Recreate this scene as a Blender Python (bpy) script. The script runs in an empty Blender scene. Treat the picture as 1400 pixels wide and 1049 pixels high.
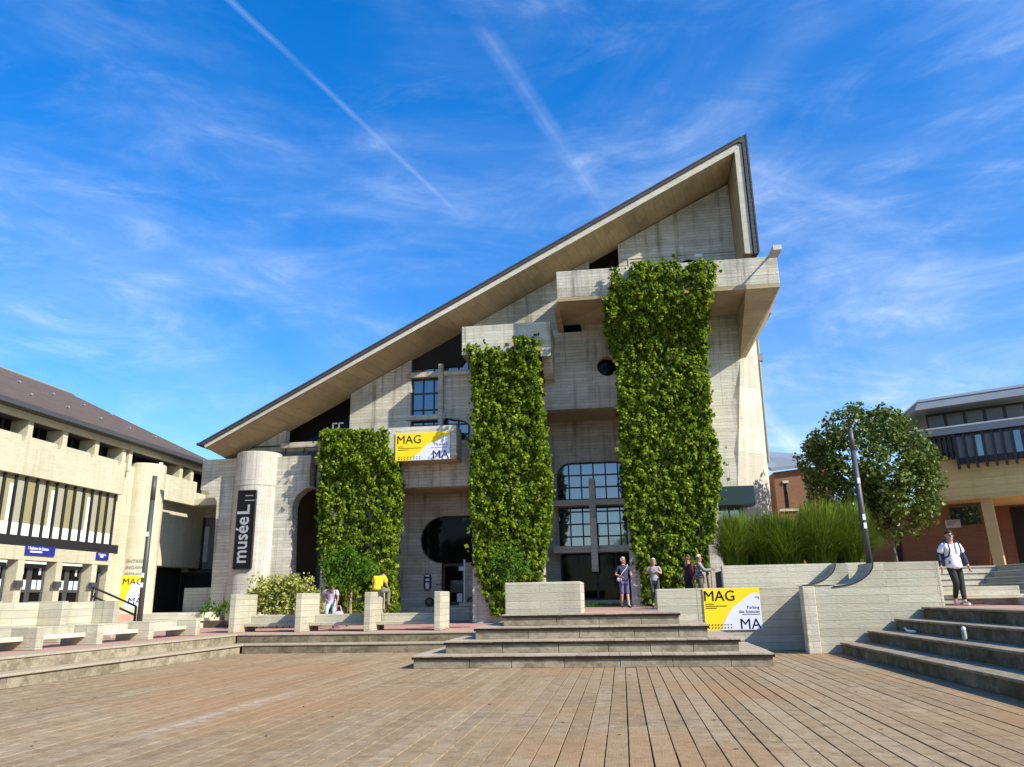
import bpy, bmesh, math, random
import numpy as np
from mathutils import Vector, Matrix, noise as mnoise
from mathutils.geometry import tessellate_polygon
random.seed(7); rng = np.random.default_rng(11)
S = bpy.context.scene; COL = S.collection
V = Vector
# ------------------------------------------------------------------ camera
FPX, CX, CY, EYE = 1056.0, 700.0, 524.5, 1.4
def _ray(x, y): return V((x-CX, -(y-CY), -FPX))/FPX
_ry = _ray(851, 816).normalized()
_rz = -_ray(632, -3268)
if _rz.y < 0: _rz = -_rz
_rz = (_rz-_rz.dot(_ry)*_ry).normalized()
_rx = _ry.cross(_rz)
ROT = Matrix((_rx, _ry, _rz))
cd = bpy.data.cameras.new('camera'); cam = bpy.data.objects.new('camera', cd); COL.objects.link(cam)
cd.sensor_width = 36; cd.lens = FPX/1400*36; cd.clip_end = 5000; cd.clip_start = .05
cam.matrix_world = Matrix.Translation((0, 0, EYE)) @ ROT.to_4x4()
S.camera = cam
EY = V((0, 0, EYE))
def at(x, y, X=None, Y=None, Z=None, pl=None):
    """where the sight line of a photo pixel meets a real plane of the building"""
    d = ROT @ _ray(x, y)
    if pl: t = (pl[0]-EY).dot(pl[1])/d.dot(pl[1])
    elif X is not None: t = X/d.x
    elif Y is not None: t = Y/d.y
    else: t = (Z-EYE)/d.z
    return EY+d*t
def fx(Y): return lambda x, y: (lambda p: (p.x, p.z))(at(x, y, Y=Y))
# ------------------------------------------------------------------ object helpers
def tag(o, label=None, cat=None, group=None, kind=None):
    if label: o['label'] = label
    if cat: o['category'] = cat
    if group: o['group'] = group
    if kind: o['kind'] = kind
    return o
def thing(name, label, cat, loc=(0, 0, 0), group=None):
    o = bpy.data.objects.new(name, None); COL.objects.link(o); o.location = loc
    o.empty_display_size = .2
    return tag(o, label, cat, group)
def rootloc(p):
    l = V((0, 0, 0))
    while p is not None: l += V(p.location); p = p.parent
    return l
class MB:
    def __init__(s): s.v = []; s.f = []; s.mi = []
    def add(s, vs, fs, mi=0):
        n = len(s.v); s.v += [tuple(p) for p in vs]; s.f += [tuple(n+i for i in f) for f in fs]; s.mi += [mi]*len(fs); return s
    def box(s, x0, x1, y0, y1, z0, z1, mi=0):
        vs = [(x, y, z) for x in (x0, x1) for y in (y0, y1) for z in (z0, z1)]
        return s.add(vs, [(0, 1, 3, 2), (4, 6, 7, 5), (0, 4, 5, 1), (2, 3, 7, 6), (0, 2, 6, 4), (1, 5, 7, 3)], mi)
    def obox(s, c, ax, ay, az, mi=0):
        c = V(c); ax = V(ax); ay = V(ay); az = V(az)
        vs = [c+ax*i+ay*j+az*k for i in (-1, 1) for j in (-1, 1) for k in (-1, 1)]
        return s.add(vs, [(0, 1, 3, 2), (4, 6, 7, 5), (0, 4, 5, 1), (2, 3, 7, 6), (0, 2, 6, 4), (1, 5, 7, 3)], mi)
    def bar(s, a, b, w, h=None, up=(0, 0, 1), mi=0):
        a = V(a); b = V(b); d = (b-a); L = d.length
        if L < 1e-5: return s
        d = d/L; h = h or w
        u = V(up); sd = d.cross(u)
        if sd.length < 1e-4: sd = d.cross(V((1, 0, 0)))
        sd.normalize(); u = sd.cross(d).normalized()
        return s.obox((a+b)/2, d*L/2, sd*w/2, u*h/2, mi)
    def slab(s, outl, holes, o, u, v, n, t, mi=0):
        o = V(o); u = V(u); v = V(v); n = V(n)*t
        loops = [outl]+list(holes)
        tri = tessellate_polygon([[V((a, b, 0)) for a, b in l] for l in loops])
        pts = [o+u*a+v*b for l in loops for a, b in l]; N = len(pts)
        fs = [tuple(f) for f in tri]+[tuple(i+N for i in reversed(f)) for f in tri]
        k = 0
        for l in loops:
            m = len(l)
            for i in range(m):
                j = (i+1) % m; fs.append((k+i, k+j, k+j+N, k+i+N))
            k += m
        return s.add(pts+[p+n for p in pts], fs, mi)
    def tube(s, pts, rad, seg=8, mi=0, cap=True):
        pts = [V(p) for p in pts]; n = len(pts)
        if not hasattr(rad, '__len__'): rad = [rad]*n
        vs = []; fs = []
        for i, p in enumerate(pts):
            d = (pts[min(i+1, n-1)]-pts[max(i-1, 0)]).normalized()
            a = d.cross(V((0, 0, 1)));  a = a if a.length > .05 else d.cross(V((1, 0, 0)))
            a.normalize(); b = d.cross(a)
            for k in range(seg):
                t = 2*math.pi*k/seg; vs.append(p+(a*math.cos(t)+b*math.sin(t))*rad[i])
        for i in range(n-1):
            for k in range(seg):
                fs.append((i*seg+k, i*seg+(k+1) % seg, (i+1)*seg+(k+1) % seg, (i+1)*seg+k))
        if cap: fs += [tuple(range(seg-1, -1, -1)), tuple((n-1)*seg+k for k in range(seg))]
        return s.add(vs, fs, mi)
    def ball(s, c, r, seg=12, rings=8, mi=0):
        r = r if hasattr(r, '__len__') else (r, r, r); vs = []; fs = []
        for i in range(rings+1):
            ph = math.pi*i/rings
            for k in range(seg):
                t = 2*math.pi*k/seg
                vs.append((c[0]+r[0]*math.sin(ph)*math.cos(t), c[1]+r[1]*math.sin(ph)*math.sin(t), c[2]+r[2]*math.cos(ph)))
        for i in range(rings):
            for k in range(seg):
                a = i*seg+k; b = i*seg+(k+1) % seg; fs.append((a, a+seg, b+seg, b))
        return s.add(vs, fs, mi)
    def lathe(s, prof, c, seg=24, mi=0):
        vs = [(c[0]+r*math.cos(2*math.pi*k/seg), c[1]+r*math.sin(2*math.pi*k/seg), c[2]+z) for r, z in prof for k in range(seg)]; fs = []
        for i in range(len(prof)-1):
            for k in range(seg):
                a = i*seg+k; b = i*seg+(k+1) % seg; fs.append((a, b, b+seg, a+seg))
        fs += [tuple(range(seg-1, -1, -1)), tuple((len(prof)-1)*seg+k for k in range(seg))]
        return s.add(vs, fs, mi)
    def build(s, name, mats, parent=None, smooth=False, bevel=0, local=False):
        off = V((0, 0, 0)) if (parent is None or local) else rootloc(parent)
        me = bpy.data.meshes.new(name)
        me.from_pydata([(p[0]-off.x, p[1]-off.y, p[2]-off.z) for p in s.v], [], s.f)
        mats = mats if isinstance(mats, (list, tuple)) else [mats]
        for m in mats: me.materials.append(m)
        if any(s.mi): me.polygons.foreach_set('material_index', s.mi)
        bm = bmesh.new(); bm.from_mesh(me); bmesh.ops.recalc_face_normals(bm, faces=bm.faces); bm.to_mesh(me); bm.free()
        if smooth: me.polygons.foreach_set('use_smooth', [True]*len(me.polygons))
        me.update()
        o = bpy.data.objects.new(name, me); COL.objects.link(o)
        if parent is not None: o.parent = parent
        if bevel:
            b = o.modifiers.new('bevel', 'BEVEL'); b.width = bevel; b.segments = 2; b.limit_method = 'ANGLE'; b.angle_limit = .7
        return o
def np_obj(name, verts, faces, m, parent=None):
    """verts (N,3) array, faces (M,k) array"""
    if parent is not None: verts = verts-np.array(rootloc(parent))
    me = bpy.data.meshes.new(name); k = faces.shape[1]
    me.vertices.add(len(verts)); me.vertices.foreach_set('co', verts.astype(np.float32).ravel())
    me.loops.add(faces.size); me.loops.foreach_set('vertex_index', faces.astype(np.int32).ravel())
    me.polygons.add(len(faces)); me.polygons.foreach_set('loop_start', np.arange(0, faces.size, k, dtype=np.int32))
    me.polygons.foreach_set('loop_total', np.full(len(faces), k, dtype=np.int32))
    me.update(calc_edges=True); me.materials.append(m)
    o = bpy.data.objects.new(name, me); COL.objects.link(o)
    if parent is not None: o.parent = parent
    return o
def copy_tree(o, parent=None):
    c = o.copy(); COL.objects.link(c); c.parent = parent
    for ch in list(o.children): copy_tree(ch, c)
    return c
def text(name, s, m, parent, o, u, v, size, align='LEFT', depth=.004, sx=1.0, bold=0):
    """flat lettering lying in the plane (o,u,v)"""
    cu = bpy.data.curves.new('t', 'FONT'); cu.body = s; cu.size = size; cu.align_x = align; cu.extrude = depth; cu.offset = bold; cu.resolution_u = 3
    t = bpy.data.objects.new('t', cu); COL.objects.link(t); bpy.context.view_layer.update()
    me = bpy.data.meshes.new_from_object(t.evaluated_get(bpy.context.evaluated_depsgraph_get()))
    bpy.data.objects.remove(t)
    u = V(u).normalized(); v = V(v).normalized(); n = u.cross(v); off = rootloc(parent); o = V(o)
    for p in me.vertices:
        c = p.co; p.co = o+u*c.x*sx+v*c.y+n*c.z-off
    me.materials.clear(); me.materials.append(m); me.name = name
    ob = bpy.data.objects.new(name, me); COL.objects.link(ob); ob.parent = parent
    return ob
# ------------------------------------------------------------------ materials
class NT:
    def __init__(s, name):
        s.m = bpy.data.materials.new(name); s.m.use_nodes = True; s.t = s.m.node_tree
        s.b = s.t.nodes['Principled BSDF']; s._pos = None
    def n(s, ty, **k):
        nd = s.t.nodes.new(ty)
        for a, b in k.items():
            if a == 'ins':
                for i, val in b.items(): s.put(nd.inputs[i], val)
            else: setattr(nd, a, b)
        return nd
    def put(s, sock, val):
        if isinstance(val, bpy.types.NodeSocket): s.t.links.new(val, sock)
        else: sock.default_value = val
    def math(s, op, a, b=0, c=None, clamp=False):
        nd = s.n('ShaderNodeMath', operation=op, use_clamp=clamp); s.put(nd.inputs[0], a); s.put(nd.inputs[1], b)
        if c is not None: s.put(nd.inputs[2], c)
        return nd.outputs[0]
    def pos(s):
        if not s._pos: s._pos = s.n('ShaderNodeNewGeometry').outputs['Position']
        return s._pos
    def mapv(s, scale, vec=None, loc=(0, 0, 0), rot=(0, 0, 0)):
        nd = s.n('ShaderNodeMapping', ins={'Vector': vec or s.pos(), 'Scale': scale, 'Location': loc, 'Rotation': rot}); return nd.outputs[0]
    def noise(s, scale, detail=4, vec=None, sc=(1, 1, 1), rough=.55):
        v = s.mapv(sc, vec)
        return s.n('ShaderNodeTexNoise', ins={'Vector': v, 'Scale': scale, 'Detail': detail, 'Roughness': rough}).outputs[0]
    def ramp(s, f, stops):
        nd = s.n('ShaderNodeValToRGB'); s.put(nd.inputs[0], f); e = nd.color_ramp.elements
        while len(e) < len(stops): e.new(.5)
        for i, (p, c) in enumerate(stops):
            e[i].position = p; e[i].color = (c, c, c, 1) if not hasattr(c, '__len__') else (*c, 1)
        return nd.outputs[0]
    def mix(s, f, a, b, mode='MIX'):
        nd = s.n('ShaderNodeMix', data_type='RGBA', blend_type=mode)
        s.put(nd.inputs[0], f); 
        for i, c in ((6, a), (7, b)): s.put(nd.inputs[i], (*c, 1) if (hasattr(c, '__len__') and not isinstance(c, bpy.types.NodeSocket) and len(c) == 3) else c)
        return nd.outputs[2]
    def bump(s, h, strength=.3, dist=.02):
        nd = s.n('ShaderNodeBump', ins={'Height': h, 'Strength': strength, 'Distance': dist}); s.put(s.b.inputs['Normal'], nd.outputs[0])
    def col(s, c): s.put(s.b.inputs['Base Color'], (*c, 1) if (hasattr(c, '__len__') and not isinstance(c, bpy.types.NodeSocket)) else c)
    def set(s, rough=.7, **k):
        s.put(s.b.inputs['Roughness'], rough)
        for a, v in k.items(): s.put(s.b.inputs[a.replace('_', ' ')], v)
        return s.m
def plain(name, c, rough=.6, var=.12, scale=3, **k):
    t = NT(name); f = t.noise(scale, 5)
    t.col(t.mix(f, [x*(1-var) for x in c], [min(1, x*(1+var)) for x in c])); return t.set(rough, **k)
def concrete(name, base, board=.14, dirt=.55, dcol=(.16, .145, .11), warm=(.40, .35, .25), lines=1.0, streak=1.0, moss=0, axis='z'):
    """board-formed concrete: every board a little different, thin joints, rain streaks and blotches"""
    t = NT(name); p = t.n('ShaderNodeSeparateXYZ', ins={0: t.pos()})
    h = t.math('ADD', p.outputs[0], p.outputs[1])
    cv = t.n('ShaderNodeCombineXYZ', ins={0: h, 1: p.outputs[2]} if axis == 'z' else {0: p.outputs[2], 1: h}).outputs[0]
    br = t.n('ShaderNodeTexBrick', ins={'Vector': cv, 'Color1': (.25, .25, .25, 1), 'Color2': (.9, .9, .9, 1), 'Mortar': (0, 0, 0, 1), 'Scale': 1, 'Mortar Size': .006, 'Mortar Smooth': .3, 'Brick Width': 3.1, 'Row Height': board, 'Bias': 0})
    br.offset = .37
    big = t.noise(.45, 6); med = t.noise(2.2, 6, sc=(1, 1, 2.2)); fine = t.noise(14, 5, sc=(1, 1, 3))
    grain = t.noise(1.3, 6, sc=(1.2, 1.2, 16), rough=.65)
    st = t.noise(2.4, 5, sc=(1.6, 1.6, .11), rough=.62)
    c = t.mix(t.ramp(br.outputs[0], [(.0, .0), (1, 1.0)]), [x*.70 for x in base], [min(1, x*1.12) for x in base])
    c = t.mix(t.math('MULTIPLY', t.ramp(grain, [(.42, 0), (.62, 1)]), .38), c, [x*.62 for x in base])
    c = t.mix(t.math('MULTIPLY', t.ramp(med, [(.45, 0), (.7, 1)]), .5), c, warm)
    c = t.mix(t.math('MULTIPLY', t.ramp(big, [(.48, 0), (.68, 1)]), .55*dirt), c, dcol)
    if streak: c = t.mix(t.math('MULTIPLY', t.math('MULTIPLY', t.ramp(st, [(.5, 0), (.66, 1)]), t.ramp(big, [(.35, .15), (.6, 1)])), .75*dirt*streak), c, dcol)
    c = t.mix(t.math('MULTIPLY', t.ramp(fine, [(.55, 0), (.75, 1)]), .3), c, dcol)
    if moss: c = t.mix(t.math('MULTIPLY', t.ramp(t.noise(1.6, 6), [(.45, 0), (.62, 1)]), moss), c, (.07, .075, .03))
    c = t.mix(t.math('MULTIPLY', br.outputs[1], .55*lines), c, [x*.35 for x in base])
    if lines >= .5 and board < 1:   # pour joints and a few tie holes
        pj = t.n('ShaderNodeTexBrick', ins={'Vector': cv, 'Color1': (0, 0, 0, 1), 'Color2': (0, 0, 0, 1), 'Mortar': (1, 1, 1, 1), 'Scale': 1, 'Mortar Size': .014, 'Mortar Smooth': .2, 'Brick Width': 4.3, 'Row Height': 2.24}); pj.offset = .5
        c = t.mix(t.math('MULTIPLY', pj.outputs[0], .5), c, [x*.3 for x in base])
        vo = t.n('ShaderNodeTexVoronoi', ins={'Vector': t.mapv((1, 1, 1), cv), 'Scale': .9, 'Randomness': .25}); vo.voronoi_dimensions = '2D'
        c = t.mix(t.math('MULTIPLY', t.ramp(vo.outputs[0], [(.018, 1), (.028, 0)]), .5 if board < .15 else 0), c, [x*.2 for x in base])
    t.col(c)
    hgt = t.math('ADD', t.math('MULTIPLY', br.outputs[0], .6*lines), t.math('ADD', t.math('MULTIPLY', grain, .8), t.math('SUBTRACT', fine, t.math('MULTIPLY', br.outputs[1], 1.2*lines))))
    t.bump(hgt, .5, .02)
    return t.set(.9, Specular_IOR_Level=.08)
M = {}
M['conc'] = concrete('board_concrete', (.60, .58, .485), dirt=.9, dcol=(.15, .14, .10), warm=(.50, .455, .31), lines=1.4, streak=1.15)
M['conc_l'] = concrete('pale_concrete', (.62, .58, .46), dirt=.35, dcol=(.30, .27, .18), warm=(.55, .50, .36), lines=.5, moss=0)
M['conc_wall'] = concrete('low_wall_concrete', (.51, .485, .375), board=.19, dirt=.5, dcol=(.22, .20, .13), warm=(.46, .41, .28), lines=.8)
M['side'] = concrete('bright_side_concrete', (.60, .56, .46), board=1.4, dirt=.6, dcol=(.30, .22, .12), warm=(.52, .46, .33), streak=1.2)
M['pillar'] = concrete('pillar_concrete', (.54, .52, .46), board=.16, axis='x', dirt=.5, dcol=(.26, .24, .18))
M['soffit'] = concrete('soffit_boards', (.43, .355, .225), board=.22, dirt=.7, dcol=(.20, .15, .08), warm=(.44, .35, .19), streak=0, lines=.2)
M['cream'] = concrete('cream_render', (.58, .555, .41), board=5, dirt=.5, dcol=(.33, .29, .18), warm=(.56, .50, .34), lines=0, streak=1.3)
def stone(name, base, dark, moss=0.0):
    """weathered step stone: mottled blotches, damp dark patches, pale scuffs"""
    t = NT(name); r = t.n('ShaderNodeNewGeometry').outputs['Random Per Island']
    c = t.mix(r, [x*.8 for x in base], [x*1.18 for x in base])
    a = t.noise(2.3, 8, sc=(1, 1, 1.6), rough=.7); b = t.noise(7, 7, rough=.7); d = t.noise(28, 4)
    c = t.mix(t.math('MULTIPLY', t.ramp(a, [(.44, 0), (.6, 1)]), .8), c, dark)
    c = t.mix(t.math('MULTIPLY', t.ramp(b, [(.52, 0), (.66, 1)]), .5), c, [x*1.35 for x in base])
    c = t.mix(t.math('MULTIPLY', t.ramp(d, [(.5, 0), (.7, 1)]), .35), c, dark)
    if moss: c = t.mix(t.math('MULTIPLY', t.ramp(t.noise(1.4, 7, rough=.7), [(.42, 0), (.6, 1)]), moss), c, (.045, .05, .016))
    t.col(c); t.bump(t.math('ADD', b, d), .5, .012); return t.set(.85, Specular_IOR_Level=.25)
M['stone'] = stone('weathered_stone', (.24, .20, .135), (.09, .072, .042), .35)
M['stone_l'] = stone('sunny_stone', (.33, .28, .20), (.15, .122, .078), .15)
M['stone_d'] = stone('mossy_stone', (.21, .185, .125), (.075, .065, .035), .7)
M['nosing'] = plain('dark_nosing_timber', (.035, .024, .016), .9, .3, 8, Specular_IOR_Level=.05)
M['fascia'] = concrete('fascia_concrete', (.56, .53, .45), board=9, dirt=.35, dcol=(.3, .27, .2), lines=0)
def wood():
    t = NT('weathered_deck_wood'); g = t.n('ShaderNodeNewGeometry'); r = g.outputs['Random Per Island']
    tone = t.ramp(r, [(0, (.235, .165, .087)), (.3, (.285, .205, .112)), (.55, (.315, .235, .132)), (.8, (.35, .272, .168)), (1, (.255, .192, .113))])
    cr = t.noise(7, 6, sc=(1, 5, 1), rough=.7); al = t.noise(9, 5, sc=(6, .7, 1), rough=.65); big = t.noise(.35, 5)
    c = t.mix(t.math('MULTIPLY', t.ramp(cr, [(.4, 0), (.7, 1)]), .55), tone, (.40, .335, .25))
    c = t.mix(t.math('MULTIPLY', t.ramp(al, [(.52, 0), (.7, 1)]), .55), c, (.10, .072, .045))
    c = t.mix(t.math('MULTIPLY', t.ramp(big, [(.42, 0), (.62, 1)]), .35), c, (.30, .185, .098))
    c = t.mix(t.math('MULTIPLY', t.ramp(t.noise(.8, 6), [(.55, 0), (.72, 1)]), .4), c, (.15, .115, .075))
    c = t.mix(t.math('MULTIPLY', t.ramp(t.noise(4.5, 8, rough=.75), [(.47, 0), (.62, 1)]), .55), c, (.15, .105, .062))
    c = t.mix(t.math('MULTIPLY', t.ramp(t.noise(3.1, 8, sc=(1, 1.6, 1), rough=.75), [(.52, 0), (.66, 1)]), .45), c, (.47, .385, .27))
    c = t.mix(t.math('MULTIPLY', t.ramp(t.noise(.22, 4), [(.46, 0), (.60, 1)]), .6), c, (.33, .19, .095))
    ps = t.n('ShaderNodeSeparateXYZ', ins={0: t.pos()})   # pale dried-out run of boards
    u = t.math('ABSOLUTE', t.math('ADD', t.math('SUBTRACT', ps.outputs[0], -5.38), t.math('MULTIPLY', t.math('SUBTRACT', t.noise(1.4, 5), .5), .5)))
    al2 = t.math('MULTIPLY', t.ramp(t.math('MULTIPLY', t.math('SUBTRACT', ps.outputs[1], 8.2), .19), [(0, 0), (.15, 1), (.8, .8), (1, 0)]), t.ramp(t.noise(6, 6), [(.4, .2), (.6, 1)]))
    c = t.mix(t.math('MULTIPLY', t.math('MULTIPLY', t.ramp(u, [(.05, 1), (.3, 0)]), al2), .5), c, (.50, .45, .37))
    t.col(c); t.bump(t.math('ADD', cr, al), .45, .012); return t.set(.9, Specular_IOR_Level=.05)
M['wood'] = wood()
def tread():
    t = NT('grey_tread_wood'); r = t.n('ShaderNodeNewGeometry').outputs['Random Per Island']
    tone = t.ramp(r, [(0, (.34, .28, .20)), (.5, (.44, .37, .275)), (1, (.37, .305, .22))])
    al = t.noise(9, 5, sc=(3, 3, 1), rough=.65)
    t.col(t.mix(t.math('MULTIPLY', t.ramp(al, [(.5, 0), (.7, 1)]), .5), tone, (.15, .12, .085))); t.bump(al, .4, .01); return t.set(.9, Specular_IOR_Level=.08)
M['tread'] = tread()
def paving():
    t = NT('red_brick_paving'); v = t.pos()
    br = t.n('ShaderNodeTexBrick', ins={'Vector': v, 'Color1': (.50, .25, .19, 1), 'Color2': (.40, .20, .15, 1), 'Mortar': (.28, .19, .15, 1), 'Scale': 1, 'Mortar Size': .008, 'Brick Width': .22, 'Row Height': .11})
    c = t.mix(t.math('MULTIPLY', t.noise(.8, 5), .45), br.outputs[0], (.47, .33, .26)); t.col(c); t.bump(br.outputs[1], -.3, .01); return t.set(.85)
M['paving'] = paving()
def brickwall(name, c1, c2, mo):
    t = NT(name); p = t.n('ShaderNodeSeparateXYZ', ins={0: t.pos()})
    cv = t.n('ShaderNodeCombineXYZ', ins={0: t.math('ADD', p.outputs[0], p.outputs[1]), 1: p.outputs[2]}).outputs[0]
    br = t.n('ShaderNodeTexBrick', ins={'Vector': cv, 'Color1': (*c1, 1), 'Color2': (*c2, 1), 'Mortar': (*mo, 1), 'Scale': 1, 'Mortar Size': .008, 'Brick Width': .24, 'Row Height': .075})
    t.col(t.mix(t.math('MULTIPLY', t.noise(.7, 6), .5), br.outputs[0], [x*.7 for x in c1])); return t.set(.9)
M['brick'] = brickwall('orange_brick', (.235, .10, .045), (.18, .075, .035), (.18, .125, .085))
M['panel'] = concrete('ochre_panel', (.58, .48, .215), board=.32, dirt=.3, dcol=(.3, .24, .12), warm=(.50, .40, .2), lines=.4)
def tiles(name, c, row=.28, axis='z'):
    t = NT(name); p = t.n('ShaderNodeSeparateXYZ', ins={0: t.pos()})
    cv = t.n('ShaderNodeCombineXYZ', ins={0: p.outputs[1], 1: p.outputs[2] if axis == 'z' else p.outputs[0]}).outputs[0]
    br = t.n('ShaderNodeTexBrick', ins={'Vector': cv, 'Color1': (*[x*.85 for x in c], 1), 'Color2': (*[x*1.15 for x in c], 1), 'Mortar': (*[x*.45 for x in c], 1), 'Scale': 1, 'Mortar Size': .012, 'Brick Width': .34, 'Row Height': row})
    t.col(t.mix(t.math('MULTIPLY', t.noise(.5, 6), .5), br.outputs[0], [x*.75 for x in c])); t.bump(br.outputs[1], -.4, .02); return t.set(.8)
M['tiles'] = tiles('brown_roof_tiles', (.115, .075, .050), .2)
M['slate'] = tiles('dark_slates', (.05, .052, .058), .2)
M['zinc'] = plain('grey_zinc', (.20, .23, .26), .5, .15, 2)
M['black'] = plain('black_metal', (.018, .018, .02), .45, .2, 6)
M['dgrey'] = plain('dark_grey_metal', (.055, .058, .06), .5, .2, 5)
M['grey'] = plain('grey_metal', (.22, .23, .23), .45, .1, 5)
M['white'] = plain('white_paint', (.78, .78, .75), .5, .05, 3)
M['dark'] = plain('dark_interior', (.012, .012, .011), .9, .3, 1)  # near-black colour stands in for unlit depth behind glass and openings
M['dim'] = plain('painted_dim_interior', (.05, .042, .03), .9, .4, .8)  # surface colour darkened to hold the shade of unlit interiors
M['green'] = plain('dark_green_metal', (.012, .03, .028), .4, .15, 2)
M['blue'] = plain('sign_blue', (.012, .022, .22), .5, .05, 2)
M['yellow'] = plain('banner_yellow', (.88, .62, .0), .6, .04, 1.5)
M['lilac'] = plain('banner_pale_grey', (.66, .68, .80), .6, .03, 1.5)
M['ink'] = plain('black_ink', (.010, .010, .011), .8, .05, 4, Specular_IOR_Level=.1)
M['inkgrey'] = plain('grey_ink', (.2, .19, .15), .6, .05, 4)
M['letter'] = plain('pale_lettering', (.30, .32, .335), .6, .15, 5)
M['paper'] = plain('paper', (.72, .73, .76), .7, .05, 4)
M['paper_b'] = plain('bluish_paper', (.45, .55, .68), .7, .1, 4)
M['poster'] = plain('pale_poster', (.42, .42, .40), .7, .25, 3)
M['red'] = plain('red_print', (.35, .05, .03), .7, .1, 4)
M['olive'] = plain('olive_blind', (.25, .23, .11), .8, .15, .9)
M['taupe'] = plain('grey_blind', (.31, .295, .21), .8, .1, .9)
M['tan'] = plain('tan_timber', (.40, .31, .14), .7, .2, 2)
M['soil'] = plain('soil', (.07, .05, .035), .95, .3, 5)
M['grass'] = plain('short_grass', (.06, .085, .025), .95, .4, 4)
def glass(name, c=(.012, .016, .02), ior=2.3):
    t = NT(name); t.col(t.mix(t.noise(.8, 2), c, [x*1.6 for x in c])); t.bump(t.noise(.9, 2), .04, .05)
    return t.set(.04, IOR=ior)
M['glass'] = glass('window_glass', (.010, .016, .028), 2.9); M['glass_d'] = glass('dark_glass', (.004, .004, .004), 1.22); M['glass_g'] = glass('grey_glass', (.13, .13, .125), 1.3)
def leaf(name, stops, rough=.5, sub=.12):
    t = NT(name); r = t.n('ShaderNodeNewGeometry').outputs['Random Per Island']
    c = t.ramp(r, stops); t.col(c)
    t.t.nodes.remove(t.b)
    p = t.n('ShaderNodeBsdfPrincipled', ins={'Base Color': c, 'Roughness': rough, 'Specular IOR Level': .05 if rough > .45 else .28})
    tr = t.n('ShaderNodeBsdfTranslucent', ins={'Color': c})
    mx = t.n('ShaderNodeMixShader', ins={0: sub, 1: p.outputs[0], 2: tr.outputs[0]})
    t.t.links.new(mx.outputs[0], t.t.nodes['Material Output'].inputs[0]); return t.m
M['ivy'] = leaf('ivy_leaf', [(0, (.018, .042, .003)), (.35, (.050, .090, .004)), (.7, (.105, .158, .006)), (1, (.25, .30, .025))], .8, .14)
M['tree'] = leaf('tree_leaf', [(0, (.04, .068, .006)), (.5, (.08, .125, .012)), (.85, (.125, .18, .02)), (1, (.22, .26, .07))], .42, .25)
M['bush'] = leaf('bush_leaf', [(0, (.20, .23, .04)), (.5, (.33, .36, .08)), (1, (.50, .50, .18))], .55, .3)
M['fresh'] = leaf('fresh_leaf', [(0, (.03, .085, .008)), (.6, (.06, .14, .012)), (1, (.10, .19, .02))], .5, .25)
M['blade'] = leaf('grass_blade', [(0, (.08, .13, .012)), (.5, (.15, .22, .02)), (.85, (.22, .29, .035)), (1, (.32, .33, .09))], .6, .3)
M['bark'] = plain('bark', (.10, .07, .05), .9, .35, 8)
def cloth(name, c): return plain(name, c, .85, .1, 9)
# ------------------------------------------------------------------ world, sun
SUN = V((.70, -.36, .57)).normalized()
SUN_EL = math.asin(SUN.z); SUN_AZ = math.atan2(SUN.x, SUN.y)
W = bpy.data.worlds.new('World'); S.world = W; W.use_nodes = True
wt = W.node_tree; wn = wt.nodes; wn.clear()
def wnode(ty, ins=None, **k):
    nd = wn.new(ty)
    for a, b in k.items(): setattr(nd, a, b)
    for i, v in (ins or {}).items():
        if isinstance(v, bpy.types.NodeSocket): wt.links.new(v, nd.inputs[i])
        else: nd.inputs[i].default_value = v
    return nd
def wm(op, a, b=0.0, clamp=False): return wnode('ShaderNodeMath', {0: a, 1: b}, operation=op, use_clamp=clamp).outputs[0]
def wramp(f, stops, smooth=True):
    nd = wnode('ShaderNodeValToRGB', {0: f}); e = nd.color_ramp.elements
    if smooth: nd.color_ramp.interpolation = 'EASE'
    while len(e) < len(stops): e.new(.5)
    for i, (p, c) in enumerate(stops): e[i].position = p; e[i].color = (c, c, c, 1)
    return nd.outputs[0]
sky = wnode('ShaderNodeTexSky', sky_type='NISHITA', sun_disc=False, sun_elevation=SUN_EL, sun_rotation=SUN_AZ, altitude=100, air_density=1.0, dust_density=.25, ozone_density=3.0)
tc = wnode('ShaderNodeTexCoord').outputs['Generated']
sx = wnode('ShaderNodeSeparateXYZ', {0: tc})
zz = wm('ADD', wm('MAXIMUM', sx.outputs[2], 0.0), .06)
px_, py_ = wm('DIVIDE', sx.outputs[0], zz), wm('DIVIDE', sx.outputs[1], zz)
pv = wnode('ShaderNodeCombineXYZ', {0: px_, 1: py_}).outputs[0]
def sky_pt(x, y):
    d = (ROT @ _ray(x, y)).normalized(); z = max(d.z, 0)+.06; return V((d.x/z, d.y/z))
def wnoise(scale, detail, sc, rot=0, rough=.6, dist=0):
    mp = wnode('ShaderNodeMapping', {'Vector': pv, 'Scale': sc, 'Rotation': (0, 0, rot)}).outputs[0]
    return wnode('ShaderNodeTexNoise', {'Vector': mp, 'Scale': scale, 'Detail': detail, 'Roughness': rough, 'Distortion': dist}).outputs[0]
def dnoise(scale, detail, sc, rot=(0, 0, 0), rough=.6, dist=0):
    mp = wnode('ShaderNodeMapping', {'Vector': tc, 'Scale': sc, 'Rotation': rot}).outputs[0]
    return wnode('ShaderNodeTexNoise', {'Vector': mp, 'Scale': scale, 'Detail': detail, 'Roughness': rough, 'Distortion': dist}).outputs[0]
c1 = wramp(dnoise(1.7, 9, (1, 1, 2.0), (.2, .35, .1), .58, 1.1), [(.35, 0), (.72, 1)])
c2 = wramp(dnoise(3.6, 10, (.8, 1, 3.2), (.1, -.45, .3), .66, 1.6), [(.46, 0), (.80, 1)])
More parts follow.
